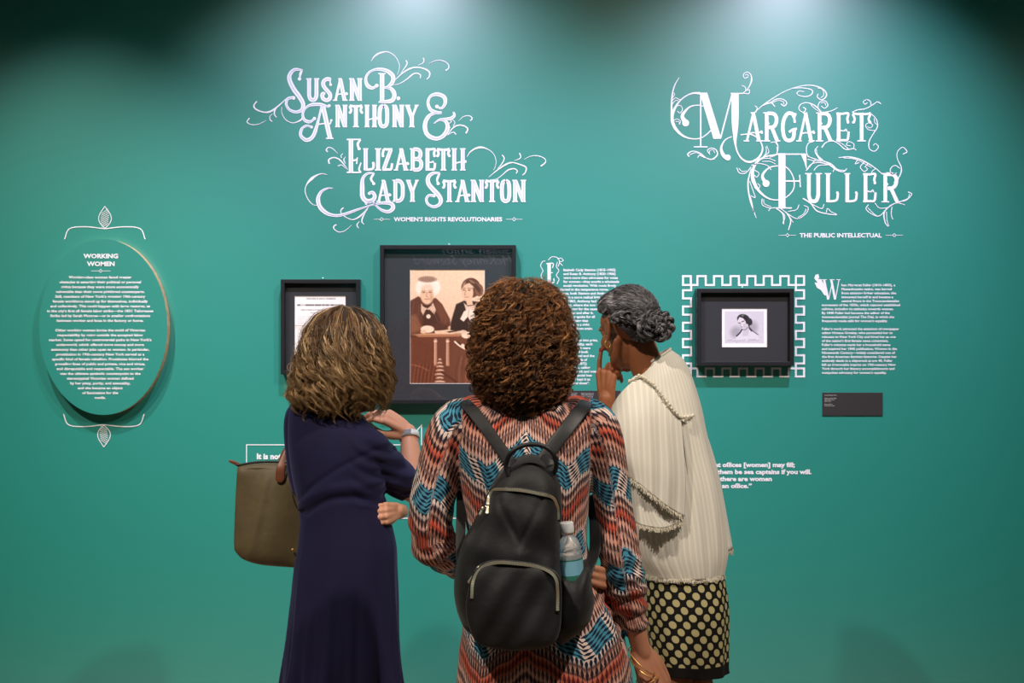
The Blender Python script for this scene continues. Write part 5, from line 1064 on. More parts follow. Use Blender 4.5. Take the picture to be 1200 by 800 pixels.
# =================================================================== visitor in the cream blouse
D3 = 4.2
def Q3(px, py, dd=0): return P(px, py, D3 + dd)
v3 = empty('person', (*Q3(805, 800)[:2], 0), 'person in a loose cream blouse and dotted skirt, grey braided hair, hand on chin', 'person')
f3 = np.array((-.8, .6, 0)); r3 = np.array((.6, .8, 0)); yw3 = atan2(.6, -.8) - pi / 2
HM3 = frame_m(Q3(737, 386), (-.50, .865, -.20), (-.05, .02, 1)); H3 = np.array(HM3)[:3, :3]
hm = head_geos(HM3, 1.0)
hm.append(tube([Q3(744, 380, .0), Q3(749, 402), Q3(756, 424), Q3(767, 444), Q3(775, 470)], [.036, .047, .050, .054, .07], n=16, seg=24))
def ring3(px, py, hw, ry, dy=0): return (*Q3(px, py)[:2] + np.array((0, dy)), zr(py, D3), hw, ry, 0)
hm.append(loft([ring3(772, 470, .10, .08), ring3(772, 500, .115, .10), ring3(780, 560, .11, .09), ring3(795, 640, .095, .09), ring3(803, 690, .09, .09)], seg=30))
s3 = Q3(752, 478, -.11); e3 = Q3(722, 540, .0); w3 = Q3(711, 467, -.01)
hm.append(tube([Q3(770, 475), s3, (s3 + e3) / 2, e3], [.05, .048, .042, .036], n=20)); hm.append(tube([e3, Q3(708, 500, .0), w3], [.034, .031, .0235], n=16, seg=18))
hd3 = Q3(710, 432, -.005) - w3
HH = frame_m(w3, hd3, (-.55, -.80, 0)); hg, t3 = hand_geos(HH, [(.12, .12, .08), (.95, 1.2, .6), (1.1, 1.2, .6), (1.2, 1.2, .6)], [(.030, .022, -.020), (.040, .050, -.040), (.034, .080, -.052), (.026, .104, -.058)], side=-1, s=.87, splay=-.03)
hm += hg
a3r = [Q3(794, 476, .08), Q3(806, 505, .08), Q3(816, 560, .07), Q3(815, 610, .06), Q3(800, 640, .06)]
hm.append(tube(a3r, [.040, .036, .032, .028, .022], n=24))
hg, _ = hand_geos(frame_m(a3r[-1], (-.15, .1, -1), (.9, -.2, 0)), [(.3, .5, .3)] * 4, [(.03, .03, -.015), (.045, .06, -.02), (.05, .09, -.025), (.045, .115, -.03)], side=1, s=.9)
# that hand stays hidden under the blouse front
legs3 = []
for sgn in (-1, 1):
    b = Q3(806, 780); off = r3 * .056 * sgn; hip = np.array((b[0] + off[0], b[1] + off[1], .70)); kn = np.array((b[0] + off[0], b[1] + off[1], .47)); an = np.array((b[0] + off[0] + .0, b[1] + off[1], .09)); hm += fleg(hip, kn, an, f3[:2], .56); legs3.append(an)
link('body', remesh('body', hm, .0034, 4), M['skin_brown'], v3)
M['brow'] = new_mat('grey_eyebrow_hair', (.12, .11, .11), .7); eyes(v3, HM3)
nails(v3, t3, M['nail_red'])
for a in legs3: shoe(v3, a, f3[:2], M['dark_shoe'])
# hoop earring under the near ear
ec = xf(HM3, (-.079, .004, -.040))[0]; g = G()
g.add(*tube([ec + np.array((.8, .2, 0)) * .0105 * cos(a) + np.array((0, 0, 1)) * .0115 * sin(a) for a in np.linspace(0, 2 * pi, 30)], [.0018, .0022, .0018], seg=8, n=40, caps=False)); link('earring', g.mesh('earring'), M['gold'], v3, True)

# hair: shell over the skull with combed strands, braid coiled into a bun
M['hair_grey'] = hair_mat('grey_hair', [(0, srgb(44, 42, 44)), (.45, srgb(92, 90, 94)), (.8, srgb(142, 140, 146)), (1, srgb(196, 194, 200))], .36)
M['grey_core'] = new_mat('dark_grey_hair', srgb(50, 47, 49), .7)
def hairline(az): # azimuth from the face, degrees -> lowest elevation of the hair, degrees
    return np.interp(np.abs(az), [0, 40, 65, 80, 95, 110, 140, 180], [24, 22, 16, 14, 18, -12, -50, -60])
def shell_r(az, el):
    a, e = np.radians(az), np.radians(el); d = np.stack([np.sin(a) * np.cos(e), np.cos(a) * np.cos(e), np.sin(e)], -1)
    base = 1 / np.sqrt((d[..., 0] / .083) ** 2 + (d[..., 1] / .104) ** 2 + (d[..., 2] / .100) ** 2)
    roll = .014 * np.exp(-((el - hairline(az) - 20) / 18) ** 2) * np.clip((130 - np.abs(az)) / 40, 0, 1)
    return base + roll, d
HC = np.array((0, -.014, .030))
az, el = np.meshgrid(np.linspace(-180, 180, 97)[:-1], np.linspace(-60, 88, 50)); r_, d_ = shell_r(az, el)
below = np.clip((hairline(az) - el) / 10, 0, 1); r_ = r_ * (.97 - .42 * below) - .002
V = (d_ * r_[..., None] + HC).reshape(-1, 3); g = G(); g.add(xf(HM3, V), grid_faces(50, 96) + [tuple(range(49 * 96, 50 * 96))]); hc3 = link('hair', g.mesh('hair'), M['grey_core'], v3, True)
n, K = 3000, 20; R = np.random.default_rng(5); azs = R.uniform(-175, 175, n); els = hairline(azs) + R.exponential(16, n); els = np.minimum(els, 80)
a, e = np.radians(azs), np.radians(els); d0 = np.stack([np.sin(a) * np.cos(e), np.cos(a) * np.cos(e), np.sin(e)], 1)
a1_, e1_ = pi + R.normal(0, .15, n), radians(4) + R.normal(0, .14, n); d1 = np.stack([np.sin(a1_) * np.cos(e1_), np.cos(a1_) * np.cos(e1_), np.sin(e1_)], 1)
L = R.uniform(.35, 1, n); om = np.arccos(np.clip((d0 * d1).sum(1), -1, 1)); t_ = np.linspace(0, 1, K)[None] * L[:, None]
dd_ = (np.sin((1 - t_) * om[:, None])[..., None] * d0[:, None] + np.sin(t_ * om[:, None])[..., None] * d1[:, None]) / np.sin(om)[:, None, None]
dd_[..., 2] += .22 * np.sin(pi * t_) * (np.abs(azs) < 100)[:, None]; dd_ /= np.linalg.norm(dd_, axis=2, keepdims=True)
azp = np.degrees(np.arctan2(dd_[..., 0], dd_[..., 1])); elp = np.degrees(np.arcsin(dd_[..., 2])); r_, _ = shell_r(azp, elp)
wv = .0016 * np.sin(t_ * 22 + (azs / 9)[:, None]) + .001 * R.normal(0, 1, (n, 1)); PpL = dd_ * (r_ + wv - .0008)[..., None] + HC
tint = np.clip(.30 + .45 * np.exp(-((els - hairline(azs)) / 16) ** 2) * (np.abs(azs) < 100) + .2 * np.sin(azs / 5) + R.normal(0, .16, n), 0, 1)
Pp = xf(HM3, PpL).reshape(n, K, 3); link('hair_strand', strand_mesh('hair_strand', Pp, np.linspace(1, .5, K)[None] * R.uniform(.0005, .0011, (n, 1)), tint), M['hair_grey'], hc3)['kind'] = 'stuff'
def braid(name, path, width, rr, turns, seed):
    R = np.random.default_rng(seed); K = 170; c = catmull(path, K); T_ = np.gradient(c, axis=0); T_ /= np.linalg.norm(T_, axis=1)[:, None]
    nrm = np.array((.15, -1, .2)); A_ = np.cross(T_, nrm); A_ /= np.linalg.norm(A_, axis=1)[:, None]; B_ = np.cross(A_, T_); S_ = []; tn = []
    w_ = np.sin(np.linspace(.5, pi * .9, K)) ** .5
    for j in range(3):
        ph = j * 2 * pi / 3; q = np.linspace(0, turns * 2 * pi, K) + ph; ctr = c + A_ * (width * w_ * np.sin(q))[:, None] + B_ * (width * .55 * np.sin(2 * q))[:, None]
        for i in range(34):
            o_ = R.uniform(0, 2 * pi); k_ = R.uniform(.55, 1) ** .5 * rr; tw = o_ + np.linspace(0, turns * 2.2, K)
            S_.append(ctr + A_ * (k_ * w_ * np.cos(tw))[:, None] + B_ * (k_ * w_ * np.sin(tw))[:, None]); tn.append(np.clip(.35 + .2 * sin(o_ * 2) + R.normal(0, .2), 0, 1))
    o = link(name, strand_mesh(name, np.array(S_), np.full((len(S_), K), .0016), np.array(tn), 4), M['hair_grey'], hc3); o['kind'] = 'stuff'; return o
braid('braid', [Q3(716, 376, -.075), Q3(727, 371, -.095), Q3(742, 373, -.112), Q3(756, 380, -.118), Q3(766, 390, -.110)], .010, .0085, 2.6, 1)
braid('braid_bun', [Q3(757, 398, -.10), Q3(752, 384, -.125), Q3(762, 371, -.125), Q3(777, 370, -.11), Q3(784, 381, -.10), Q3(777, 393, -.105), Q3(764, 390, -.130), Q3(762, 379, -.140), Q3(771, 376, -.145), Q3(774, 384, -.145), Q3(768, 385, -.150)], .0105, .0085, 6.5, 2)
V, Fc = ellipsoid(Q3(768, 381, -.100), (.040, .034, .036)); g = G(); g.add(V, Fc); link('bun_core', g.mesh('bun_core'), M['grey_core'], hc3, True)

# blouse
def gauze():
    m = new_mat('cream_gauze', srgb(222, 214, 198), .85, spec=.15, Sheen_Weight=.1); t = NT(m); u, v, _ = t.sep(t.attr('pat').outputs['Vector'])
    s_ = t.math('PINGPONG', u, .0075); k = t.math('GREATER_THAN', s_, .0045)
    t.base(t.mix(t.math('MULTIPLY', k, .55), (*srgb(222, 216, 202), 1), (*srgb(242, 238, 230), 1)))
    t.bump(t.math('ADD', t.noise(260, 3, t.obj()), t.math('MULTIPLY', k, .6)), .45, .0012); return m
M['gauze'] = gauze(); M['fringe'] = new_mat('cream_fringe', srgb(228, 220, 202), .9)
BL = [(768, 420, .040, .045), (768, 424, .050, .052), (768, 432, .066, .064), (768, 444, .086, .078), (768, 458, .106, .088), (769, 474, .122, .098), (771, 492, .133, .105), (776, 530, .143, .115), (784, 570, .148, .122), (790, 610, .148, .125), (794, 645, .144, .125), (800, 668, .120, .118), (800, 671, .117, .115)]
V, Fc = loft([ring3(px, py, hw, ry) for px, py, hw, ry in BL], seg=160, n=120, mod=lambda th, tt, z: np.clip((1.42 - z) / .5, 0, 1) * (.020 * np.sin(7 * th + 5 * z) + .010 * np.sin(13 * th + 1 - 9 * z) + .005 * np.sin(29 * th + 4 * z)))
th = np.tile(np.linspace(0, 2 * pi, 160, endpoint=False), 120)
x0 = Q3(768, 0)[0]; V[:, 2] += np.clip((V[:, 0] - x0) * .62, -.05, .06) * np.clip((V[:, 2] - zr(500, D3)) / .15, 0, 1)
Fc = Fc[:-2]                        # open neck and hem
g = G(); g.add(V, Fc); me = g.mesh('blouse'); attr_vec(me, 'pat', np.stack([th * .14, V[:, 2], th * 0], 1)); bl = link('blouse', me, M['gauze'], v3, True)
so = bl.modifiers.new('cloth', 'SOLIDIFY'); so.thickness = .002
def cloth(name, rows, nr=40, nc=60, amp=.004, waves_=7, seed=0, parent=None, usc=.22):
    A = np.array([catmull(r, nc) for r in rows]); A = np.stack([catmull(A[:, j], nr) for j in range(nc)], 1)
    cs, rr_ = np.linspace(0, 1, nc)[None], np.linspace(0, 1, nr)[:, None]
    A[..., 1] -= amp * rr_ * np.sin(waves_ * 2 * pi * cs + seed + 1.2 * rr_) + amp * .5 * rr_ * np.sin(waves_ * 3.7 * cs + 2 * seed)
    me = mesh_np(name, A.reshape(-1, 3), np.array(grid_faces(nr, nc, False))); U = np.broadcast_to(cs * usc, (nr, nc)); Vv = np.broadcast_to(rr_ * .3, (nr, nc))
    attr_vec(me, 'pat', np.stack([U.ravel(), Vv.ravel(), 0 * U.ravel()], 1)); o = link(name, me, M['gauze'], parent or v3, True)
    so = o.modifiers.new('cloth', 'SOLIDIFY'); so.thickness = .002; return o, A
def fringe(paths, parent, n=150, l=.014, seed=3):
    R = np.random.default_rng(seed); S_ = []
    for p in paths:
        c = catmull(p, n)
        for q in c:
            for _ in range(2):
                e = q + np.array((R.normal(0, .0035), R.normal(-.001, .002), -l * R.uniform(.5, 1.1))); m_ = (q + e) / 2 + R.normal(0, .001, 3); S_.append(catmull([q + (0, 0, .002), m_, e], 5))
        S_ += [c[i:i + 5] + R.normal(0, .0012, (5, 3)) for i in range(0, n - 5, 3)]
    S_ = np.array(S_); o = link('fringe', strand_mesh('fringe', S_, np.full(S_.shape[:2], .0011), np.zeros(len(S_)), 3), M['fringe'], parent); o['kind'] = 'stuff'; return o
R1 = [Q3(714, 492, -.06), Q3(719, 474, -.10), Q3(732, 456, -.125), Q3(749, 443, -.105), Q3(767, 451, -.115), Q3(783, 470, -.125), Q3(797, 487, -.115)]
R2 = [Q3(713, 505, -.10), Q3(720, 500, -.155), Q3(735, 492, -.180), Q3(752, 486, -.180), Q3(768, 492, -.165), Q3(784, 503, -.150), Q3(800, 515, -.125)]
R3 = [Q3(716, 530, -.12), Q3(723, 532, -.17), Q3(737, 532, -.200), Q3(754, 535, -.205), Q3(770, 542, -.190), Q3(787, 552, -.170), Q3(803, 562, -.135)]
R4 = [Q3(722, 545, -.12), Q3(731, 553, -.17), Q3(743, 562, -.200), Q3(756, 572, -.205), Q3(770, 584, -.195), Q3(786, 596, -.175), Q3(802, 605, -.140)]
cp, A = cloth('cape_sleeve', [R1, R2, R3, R4], nr=60, nc=80, amp=.0028, waves_=5, seed=1); fringe([A[-1][::4]], cp, 170)
S1 = [Q3(728, 540, -.12), Q3(745, 550, -.165), Q3(768, 565, -.165), Q3(798, 585, -.125)]; S2 = [Q3(733, 575, -.13), Q3(750, 588, -.175), Q3(770, 598, -.17), Q3(800, 600, -.13)]; S3 = [Q3(734, 603, -.13), Q3(748, 613, -.175), Q3(768, 618, -.175), Q3(788, 616, -.155), Q3(802, 607, -.13)]
S3 = list(catmull(S3, 4)); cp2, A = cloth('sleeve_flounce', [S1, S2, S3], amp=.006, waves_=3, seed=2); fringe([A[-1][::3]], cp2, 130, seed=4)
T1 = [Q3(797, 487, -.10), Q3(810, 484, -.04), Q3(819, 484, .05), Q3(818, 486, .14)]; T2 = [Q3(806, 560, -.115), Q3(824, 556, -.06), Q3(840, 552, .04), Q3(838, 550, .15)]; T3 = [Q3(812, 640, -.10), Q3(832, 648, -.06), Q3(857, 644, .03), Q3(854, 636, .14)]
cp3, A = cloth('back_sleeve', [T1, T2, T3], amp=.005, waves_=4, seed=4, usc=.16); fringe([A[-1][::3]], cp3, 60, seed=6)
fringe([[np.array(ring3(800, 671, 0, 0)[:3]) + np.array((.119 * cos(a), .117 * sin(a), -.0)) for a in np.linspace(0, 2 * pi, 60)]], bl, 420, .012, 7)
g = G(); rp = catmull([Q3(737, 447, -.118), Q3(749, 440, -.112), Q3(759, 445, -.122), Q3(768, 452, -.128), Q3(777, 464, -.136), Q3(786, 476, -.138), Q3(796, 487, -.128), Q3(807, 488, -.10), Q3(817, 485, -.04)], 90)
rp[:, 2] += .0015 * np.sin(np.arange(90) * 1.3); g.add(*tube(rp, list(.0036 + .0014 * np.sin(np.arange(90) * 1.9)), seg=8, n=180)); rf = link('ruffle', g.mesh('ruffle'), M['fringe'], v3, True); fringe([rp[::4]], rf, 150, .006, 9)
g = G(); cl = [np.array((*Q3(768, 0)[:2], 0)) + np.array((.044 * cos(a), .048 * sin(a), zr(420, D3) + .044 * cos(a) * .62 + .001)) for a in np.linspace(0, 2 * pi, 50)]
g.add(*tube(cl, [.0045] * 5, seg=8, n=90, caps=False)); link('neckline', g.mesh('neckline'), M['gauze'], v3, True)
# dotted skirt
def dots():
    m = new_mat('dotted_skirt_cloth', (.01, .01, .01), .75, spec=.2); t = NT(m); u, v, _ = t.sep(t.attr('pat').outputs['Vector']); P_ = .0415
    def lat(o):
        a = t.math('SUBTRACT', t.math('FRACT', t.math('ADD', t.math('DIVIDE', u, P_), o)), .5); b = t.math('SUBTRACT', t.math('FRACT', t.math('ADD', t.math('DIVIDE', v, P_), o)), .5)
        return t.math('SQRT', t.math('ADD', t.math('MULTIPLY', a, a), t.math('MULTIPLY', b, b)))
    d = t.math('MINIMUM', lat(0), lat(.5)); k = t.math('MULTIPLY', t.math('LESS_THAN', d, .26), t.math('GREATER_THAN', v, zr(773, D3)))
    t.base(t.mix(k, (*srgb(22, 20, 20), 1), (*srgb(186, 176, 128), 1))); t.bump(t.noise(300, 2, t.obj()), .2, .001); return m
M['dots'] = dots()
SK_ = [(801, 655, .108, .105), (802, 675, .114, .11), (804, 710, .121, .118), (806, 750, .116, .118), (809, 780, .107, .11), (810, 786, .106, .108)]
V, Fc = loft([ring3(*q) for q in SK_], seg=140, n=60, mod=lambda th, tt, z: .03 * tt * np.sin(5 * th + 1) + .022 * np.sin(9 * th + 2) * (.4 + tt))
V[:, 2] += .012 * np.clip((zr(740, D3) - V[:, 2]) / .1, 0, 1) * np.clip((V[:, 0] - Q3(809, 0)[0]) / .1, -1, 1) * -.3
th = np.tile(np.linspace(0, 2 * pi, 140, endpoint=False), 60); g = G(); g.add(V, Fc[:-2]); me = g.mesh('skirt'); attr_vec(me, 'pat', np.stack([th * .122 + (V[:, 2]) * .12, V[:, 2], th * 0], 1))
sk = link('skirt', me, M['dots'], v3, True); so = sk.modifiers.new('cloth', 'SOLIDIFY'); so.thickness = .002

# =================================================================== bags and bottle
class Pillow:
    """boxy soft bag face: star shaped outline in photograph pixels, bulging towards the lens"""
    def __init__(s, outline, D, ctr, yback, T, p=3.2):
        s.D, s.yb, s.T, s.p = D, yback, T, p; o = catmull(list(outline) + [outline[0]], 200)[:-1]; s.c = np.array(ctr, float)
        q = o - s.c; a = np.arctan2(q[:, 1], q[:, 0]); i = np.argsort(a); s.a, s.r = a[i], np.hypot(q[:, 0], q[:, 1])[i]
    def rad(s, a): return np.interp(a, s.a, s.r, period=2 * pi)
    def sfac(s, px, py): return np.hypot(px - s.c[0], py - s.c[1]) / s.rad(np.arctan2(py - s.c[1], px - s.c[0]))
    def y(s, k): return s.yb - s.T * (1 - np.clip(k, 0, 1) ** s.p) ** (1 / s.p)
    def at(s, px, py, lift=.0):
        k = s.sfac(px, py); x = (px - 600) / F * s.D; z = CAMZ - (py - 400) / F * s.D; return np.array((x, s.y(k) - lift, z))
    def geo(s, rings=36, seg=110, wob=None, back=.0):
        th = np.linspace(-pi, pi, seg, endpoint=False); R_ = s.rad(th); ks = 1 - (1 - np.linspace(0, 1, rings)) ** 1.8; V = []
        for k in ks[1:]:
            px, py = s.c[0] + R_ * k * np.cos(th), s.c[1] + R_ * k * np.sin(th); y = s.y(np.full(seg, k))
            if wob: y = y + wob(px, py) * (1 - k ** 6)
            V.append(np.stack([(px - 600) / F * s.D, y, CAMZ - (py - 400) / F * s.D], 1))
        b = V[-1].copy(); b[:, 1] = s.yb + back; V.append(b); c0 = np.array([[(s.c[0] - 600) / F * s.D, s.y(0) + (wob(s.c[0], s.c[1]) if wob else 0), CAMZ - (s.c[1] - 400) / F * s.D]])
        n = len(V); V = np.vstack(V + [c0]); Fc = grid_faces(n, seg) + [(n * seg, (j + 1) % seg, j) for j in range(seg)] + [tuple(range((n - 1) * seg, n * seg))]
        return V, Fc
m = new_mat('black_nylon', srgb(24, 24, 26), .62, spec=.35, Sheen_Weight=.1); t = NT(m); M['nylon'] = m; t.bump(t.math('ADD', t.noise(34, 4, t.obj()), t.math('MULTIPLY', t.noise(900, 1, t.obj()), .15)), .35, .006)
M['black_leather'] = new_mat('black_leather', srgb(30, 30, 32), .5, spec=.4); t = NT(M['black_leather']); t.bump(t.noise(250, 3, t.obj()), .3, .001)
M['zip'] = new_mat('zip_metal', srgb(236, 226, 200), .42, .75)
bp = empty('backpack', tuple(P(615, 650, D2 - .2)), 'black nylon backpack with metal zips, worn over the zigzag print dress', 'backpack')
DB = D2 - .20; yb2 = CAMY + D2 - .118
main = Pillow([(602, 541), (620, 535), (638, 540), (651, 556), (659, 580), (659, 620), (660, 665), (664, 700), (662, 740), (650, 757), (617, 761), (574, 757), (548, 744), (537, 727), (531, 700), (533, 670), (541, 640), (553, 618), (566, 592), (576, 572), (588, 552)], DB, (610, 655), yb2, .155, 3.4)
def wob(px, py): return .005 * np.exp(-((py - 632 + 1.9 * np.abs(px - 609)) / 7) ** 2) * (np.abs(px - 609) < 26) + .004 * np.sin(px / 9 + py / 17) + .003 * np.sin(py / 8 - px / 23) + .004 * np.exp(-((px - 607 - .12 * (py - 600)) / 7) ** 2) * (py < 640)
g = G(); g.add(*main.geo(46, 140, wob)); mb = link('bag_body', g.mesh('bag_body'), M['nylon'], bp, True)
def zipper(pts, base, lift, name='zip_track'):
    c = catmull(pts, 60); w_ = np.array([base.at(a, b, lift) + (0, wob(a, b) * .9, 0) for a, b in c])
    g = G(); g.add(*tube(w_, [.0062] * 4, seg=8, n=90, flat=.3, up=(0, 1, 0))); tp = link('zip_tape', g.mesh('zip_tape'), M['black_leather'], bp, True)
    L = np.r_[0, np.cumsum(np.linalg.norm(np.diff(w_, axis=0), axis=1))]; nt_ = int(L[-1] / .0028); g = G()
    Pq = np.stack([np.interp(np.linspace(0, L[-1], nt_), L, w_[:, j]) for j in range(3)], 1); Tq = np.gradient(Pq, axis=0)
    for i, (p, q) in enumerate(zip(Pq, Tq)):
        q = q / (np.linalg.norm(q) + 1e-9); Mz = frame_m(p + (0, -.0022, 0), q, (0, -1, 0)); V, Fc = box_geo(-.0033, .0033, -.0011, .0011, -.0008, .0012); g.add(xf(Mz, V), Fc)
    o = link('zip_teeth', g.mesh('zip_teeth'), M['zip'], tp); o['kind'] = 'stuff'; return w_
low = Pillow([(552, 676), (560, 659), (580, 650), (610, 652), (640, 658), (655, 672), (657, 700), (654, 735), (640, 750), (600, 754), (562, 746), (550, 725), (547, 700)], DB, (603, 702), main.yb - .150, .028, 2.6)
g = G(); g.add(*low.geo(24, 90, lambda px, py: .006 * np.sin(px / 15 + .6) * np.cos(py / 17) + .003 * np.sin(px / 5 + py / 9), .03)); link('front_pocket', g.mesh('front_pocket'), M['nylon'], bp, True)
zipper([(571, 592), (574, 580), (582, 571.5), (607, 571), (632, 575), (647, 580), (653, 592), (654, 606)], main, .003)
w_ = zipper([(554, 692), (556, 672), (566, 658), (584, 652), (610, 653.5), (636, 659), (649, 668), (652, 684), (652, 706)], low, .003)
def pull(px, py, dx, dy, base):
    a = base.at(px, py, .008); b = base.at(px + dx, py + dy, .010); g = G(); g.add(*tube([a, b], [.0028, .0040], seg=10, n=8, flat=.4, up=(0, 1, 0))); g.add(*ellipsoid(a, (.005, .004, .006), None, 12, 8)); link('zip_pull', g.mesh('zip_pull'), M['zip'], bp, True)
pull(572, 590, -1, 8, main); pull(562, 660, -11, 16, main); pull(566, 596, -3, 6, main)
g = G(); pk = Pillow([(656, 668), (672, 671), (690, 660), (695, 690), (697, 712), (690, 733), (672, 749), (655, 757), (650, 720)], DB, (673, 705), yb2 - .02, .115, 3); g.add(*pk.geo(30, 80, lambda px, py: .003 * np.sin(px / 4 + py / 30), .0)); link('side_pocket', g.mesh('side_pocket'), M['nylon'], bp, True)
def strap(name, pts, w_, mat, up, parent=bp, th_=.16, n=50):
    g = G(); g.add(*tube(pts, w_ if hasattr(w_, '__len__') else [w_] * len(pts), seg=20, n=n, flat=th_, up=up)); return link(name, g.mesh(name), mat, parent, True)
def B2(px, py, dd): return P(px, py, D2 + dd)
strap('shoulder_strap', [B2(541, 490, .10), B2(536, 474, .055), B2(541, 469, 0), B2(551, 478, -.085), B2(566, 497, -.122), B2(584, 522, -.138), B2(602, 548, -.15)], .0145, M['nylon'], (0, -1, .5))
strap('shoulder_strap', [B2(690, 490, .10), B2(694, 474, .055), B2(690, 469, 0), B2(681, 480, -.085), B2(666, 500, -.122), B2(648, 523, -.138), B2(632, 548, -.15)], .0175, M['black_leather'], (0, -1, .5))
strap('lower_strap', [B2(545, 545, .06), B2(541, 575, .0), B2(540, 610, -.05), B2(540, 650, -.10), B2(545, 700, -.15)], .013, M['nylon'], (.5, -1, 0))
strap('lower_strap', [B2(693, 585, .04), B2(697, 615, -.02), B2(697, 645, -.04), B2(690, 664, -.08), B2(679, 692, -.11)], .015, M['black_leather'], (-.5, -1, 0))
g = G(); g.add(*tube([main.at(596, 556, .0), B2(593, 545, -.225), B2(599, 530, -.235), B2(615, 521.5, -.235), B2(635, 522, -.235), B2(648, 531, -.235), B2(652, 545, -.225), main.at(648, 557, .0)], [.0052] * 8, seg=12, n=60)); link('carry_handle', g.mesh('carry_handle'), M['black_leather'], bp, True)
strap('handle_tab', [main.at(600, 556, -.004), B2(597, 548, -.205), B2(604, 541, -.18)], .009, M['black_leather'], (0, -1, 0), n=14); strap('handle_tab', [main.at(644, 556, -.004), B2(645, 546, -.205), B2(637, 538, -.18)], .013, M['black_leather'], (0, -1, 0), n=14)

# bottle
bo = empty('water_bottle', tuple(P(669, 655, D2 - .23)), 'small clear water bottle with white cap in the backpack side pocket', 'bottle')
top_, bot_ = B2(663.5, 611.5, -.205), B2(675, 738, -.195); axb = bot_ - top_; Lb = np.linalg.norm(axb); Mb = frame_m(top_, (0, -1, 0.001)); ax_ = axb / Lb
Mb = Matrix(((1, 0, 0, top_[0]), (0, 1, 0, top_[1]), (0, 0, 1, top_[2]), (0, 0, 0, 1)))
def lathe(prof, name, mat, parent, seg=40, close=False):
    th = np.linspace(0, 2 * pi, seg, endpoint=False); u_ = np.cross(ax_, (0, 1, 0)); u_ /= np.linalg.norm(u_); v_ = np.cross(ax_, u_)
    V = np.vstack([top_ + ax_ * h + (np.outer(np.cos(th), u_) + np.outer(np.sin(th), v_)) * max(r, 1e-4) for h, r in prof]); g = G(); Fc = grid_faces(len(prof), seg)
    if close: Fc += [tuple(range(seg)), tuple(range((len(prof) - 1) * seg, len(prof) * seg))[::-1]]
    g.add(V, Fc); return link(name, g.mesh(name), mat, parent, True)
M['clear'] = new_mat('clear_plastic', (.90, .93, .94), .10, Transmission_Weight=.72, IOR=1.2)
M['cap'] = new_mat('white_cap', (.78, .79, .80), .35); m = new_mat('bottle_label', srgb(132, 190, 214), .4); M['label'] = m; t = NT(m)
lathe([(.026, .0125), (.030, .0135), (.036, .019), (.045, .0245), (.055, .0275), (.062, .0285), (.064, .0275), (.066, .0285), (.078, .0292), (.082, .0292), (.15, .0292), (.20, .0290), (.225, .026), (.228, .01)], 'bottle_body', M['clear'], bo, 48, True)
lathe([(0, .001), (0, .0145), (.002, .0160), (.022, .0162), (.024, .0158), (.0245, .010)], 'cap', M['cap'], bo, 48)
M['label_edge'] = new_mat('green_label_edge', srgb(54, 122, 104), .4)
lathe([(.084, .0296), (.128, .0296)], 'bottle_label', M['label'], bo, 48); lathe([(.0815, .0297), (.0845, .0297)], 'label_edge', M['label_edge'], bo, 48); lathe([(.117, .0298), (.128, .0298)], 'label_edge', M['label_edge'], bo, 48)

# tote bag
m = new_mat('olive_canvas', srgb(98, 84, 56), .55, spec=.4); M['olive'] = m; t = NT(m); t.base(t.mix(t.noise(9, 3, t.obj()), (*srgb(84, 72, 46), 1), (*srgb(120, 106, 76), 1))); t.bump(t.math('ADD', t.noise(10, 3, t.obj()), t.math('MULTIPLY', t.noise(700, 1, t.obj()), .1)), .5, .012)
m = new_mat('brown_leather', srgb(124, 70, 48), .45); M['tan_leather'] = m; t = NT(m); t.base(t.mix(t.noise(30, 3, t.obj()), (*srgb(112, 60, 42), 1), (*srgb(146, 88, 60), 1)))
to_ = empty('tote_bag', tuple(Q1(330, 600, .08)), 'olive canvas tote bag with brown leather handles at the left of the navy dress', 'bag')
DT = D1 + .20; yb1 = CAMY + DT + .02
def twob(px, py): return .010 * np.sin((px - 280) / 15 + (py - 540) / 40) * (py > 548) + .006 * np.exp(-((px - 292 - (660 - py) * .22) / 6) ** 2) * -1
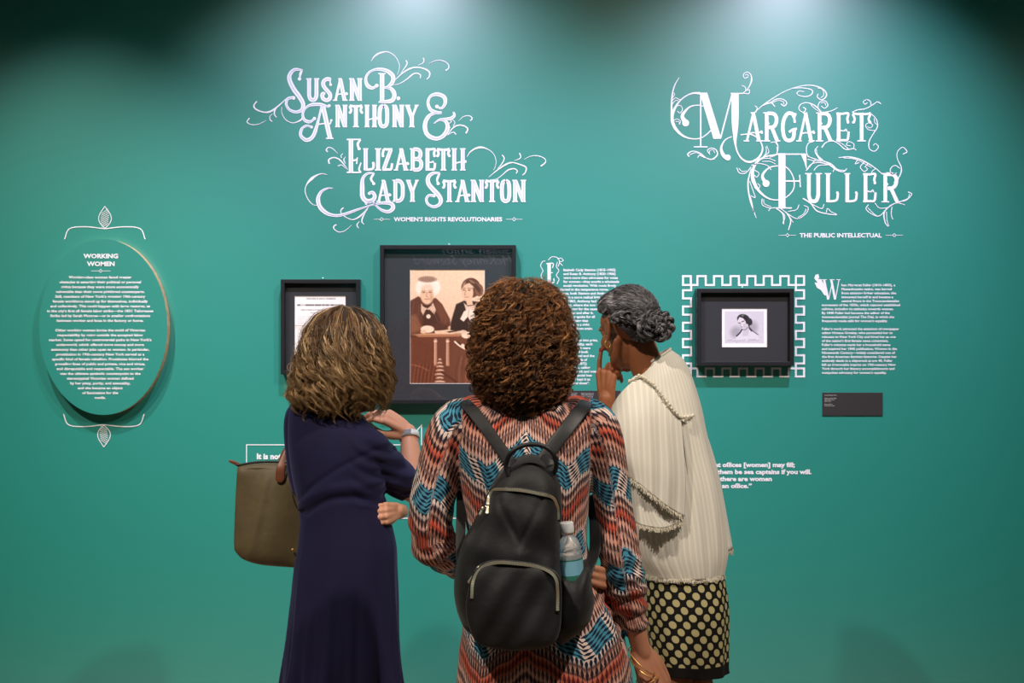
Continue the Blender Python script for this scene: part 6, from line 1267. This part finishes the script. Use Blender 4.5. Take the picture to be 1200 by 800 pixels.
tote = Pillow([(278, 546), (300, 543.5), (325, 543), (350, 546), (392, 552), (394, 610), (392, 655), (380, 668), (343, 665), (307, 662), (286, 656), (277, 648), (274, 640), (275, 600), (277, 560)], DT, (332, 602), yb1, .055, 4)
g = G(); g.add(*tote.geo(40, 120, twob, .0)); V, Fc = tote.geo(40, 120, None, 0); V = V.copy(); V[:, 1] = 2 * yb1 - V[:, 1]; g.add(V, Fc); link('bag_body', g.mesh('bag_body'), M['olive'], to_, True)
def tstrap(pts, w_, name='handle'): return strap(name, pts, w_, M['tan_leather'], (0, -1, .15), to_, .2)
tstrap([Q1(328, 560, 0.152), Q1(329, 548, 0.152), Q1(332, 537, 0.165), Q1(337, 525, 0.180), Q1(345, 510, 0.210), Q1(356, 508, 0.250), Q1(368, 525, 0.240), Q1(374, 548, 0.190), Q1(376, 562, 0.170)], [.0145, .013, .008, .0065, .0065, .0065, .0065, .008, .012])
tstrap([Q1(327, 556, 0.280), Q1(328, 545, 0.280), Q1(330, 536, 0.280), Q1(336, 524, 0.280), Q1(345, 512, 0.290), Q1(358, 510, 0.300), Q1(368, 527, 0.290), Q1(374, 556, 0.280)], [.010, .008, .007, .0065, .0065, .0065, .0065, .008])
strap('zip_tab', [Q1(269.5, 540, 0.220), Q1(275, 542, 0.220), Q1(281, 545.5, 0.220)], [.004, .006, .006], M['tan_leather'], (0, -1, 0), to_, .4, 12)
g = G(); g.add(*tube([Q1(278, 545, 0.200), Q1(300, 541.5, 0.200), Q1(325, 541, 0.200), Q1(350, 544, 0.200), Q1(392, 551, 0.200)], [.0035] * 5, seg=8, n=40)); link('zip_edge', g.mesh('zip_edge'), M['black_leather'], to_, True)
g = G(); g.add(*ellipsoid(tote.at(345.2, 642, .004), (.004, .003, .004), None, 14, 8)); link('snap_button', g.mesh('snap_button'), M['gold'], to_, True)
g = G(); g.add(*tube([tote.at(342, 548, .006), tote.at(345, 575, .008), tote.at(350, 592, .008), tote.at(358, 594, .008)], [.0013] * 4, seg=8, n=30)); link('cord_loop', g.mesh('cord_loop'), M['black_leather'], to_, True)
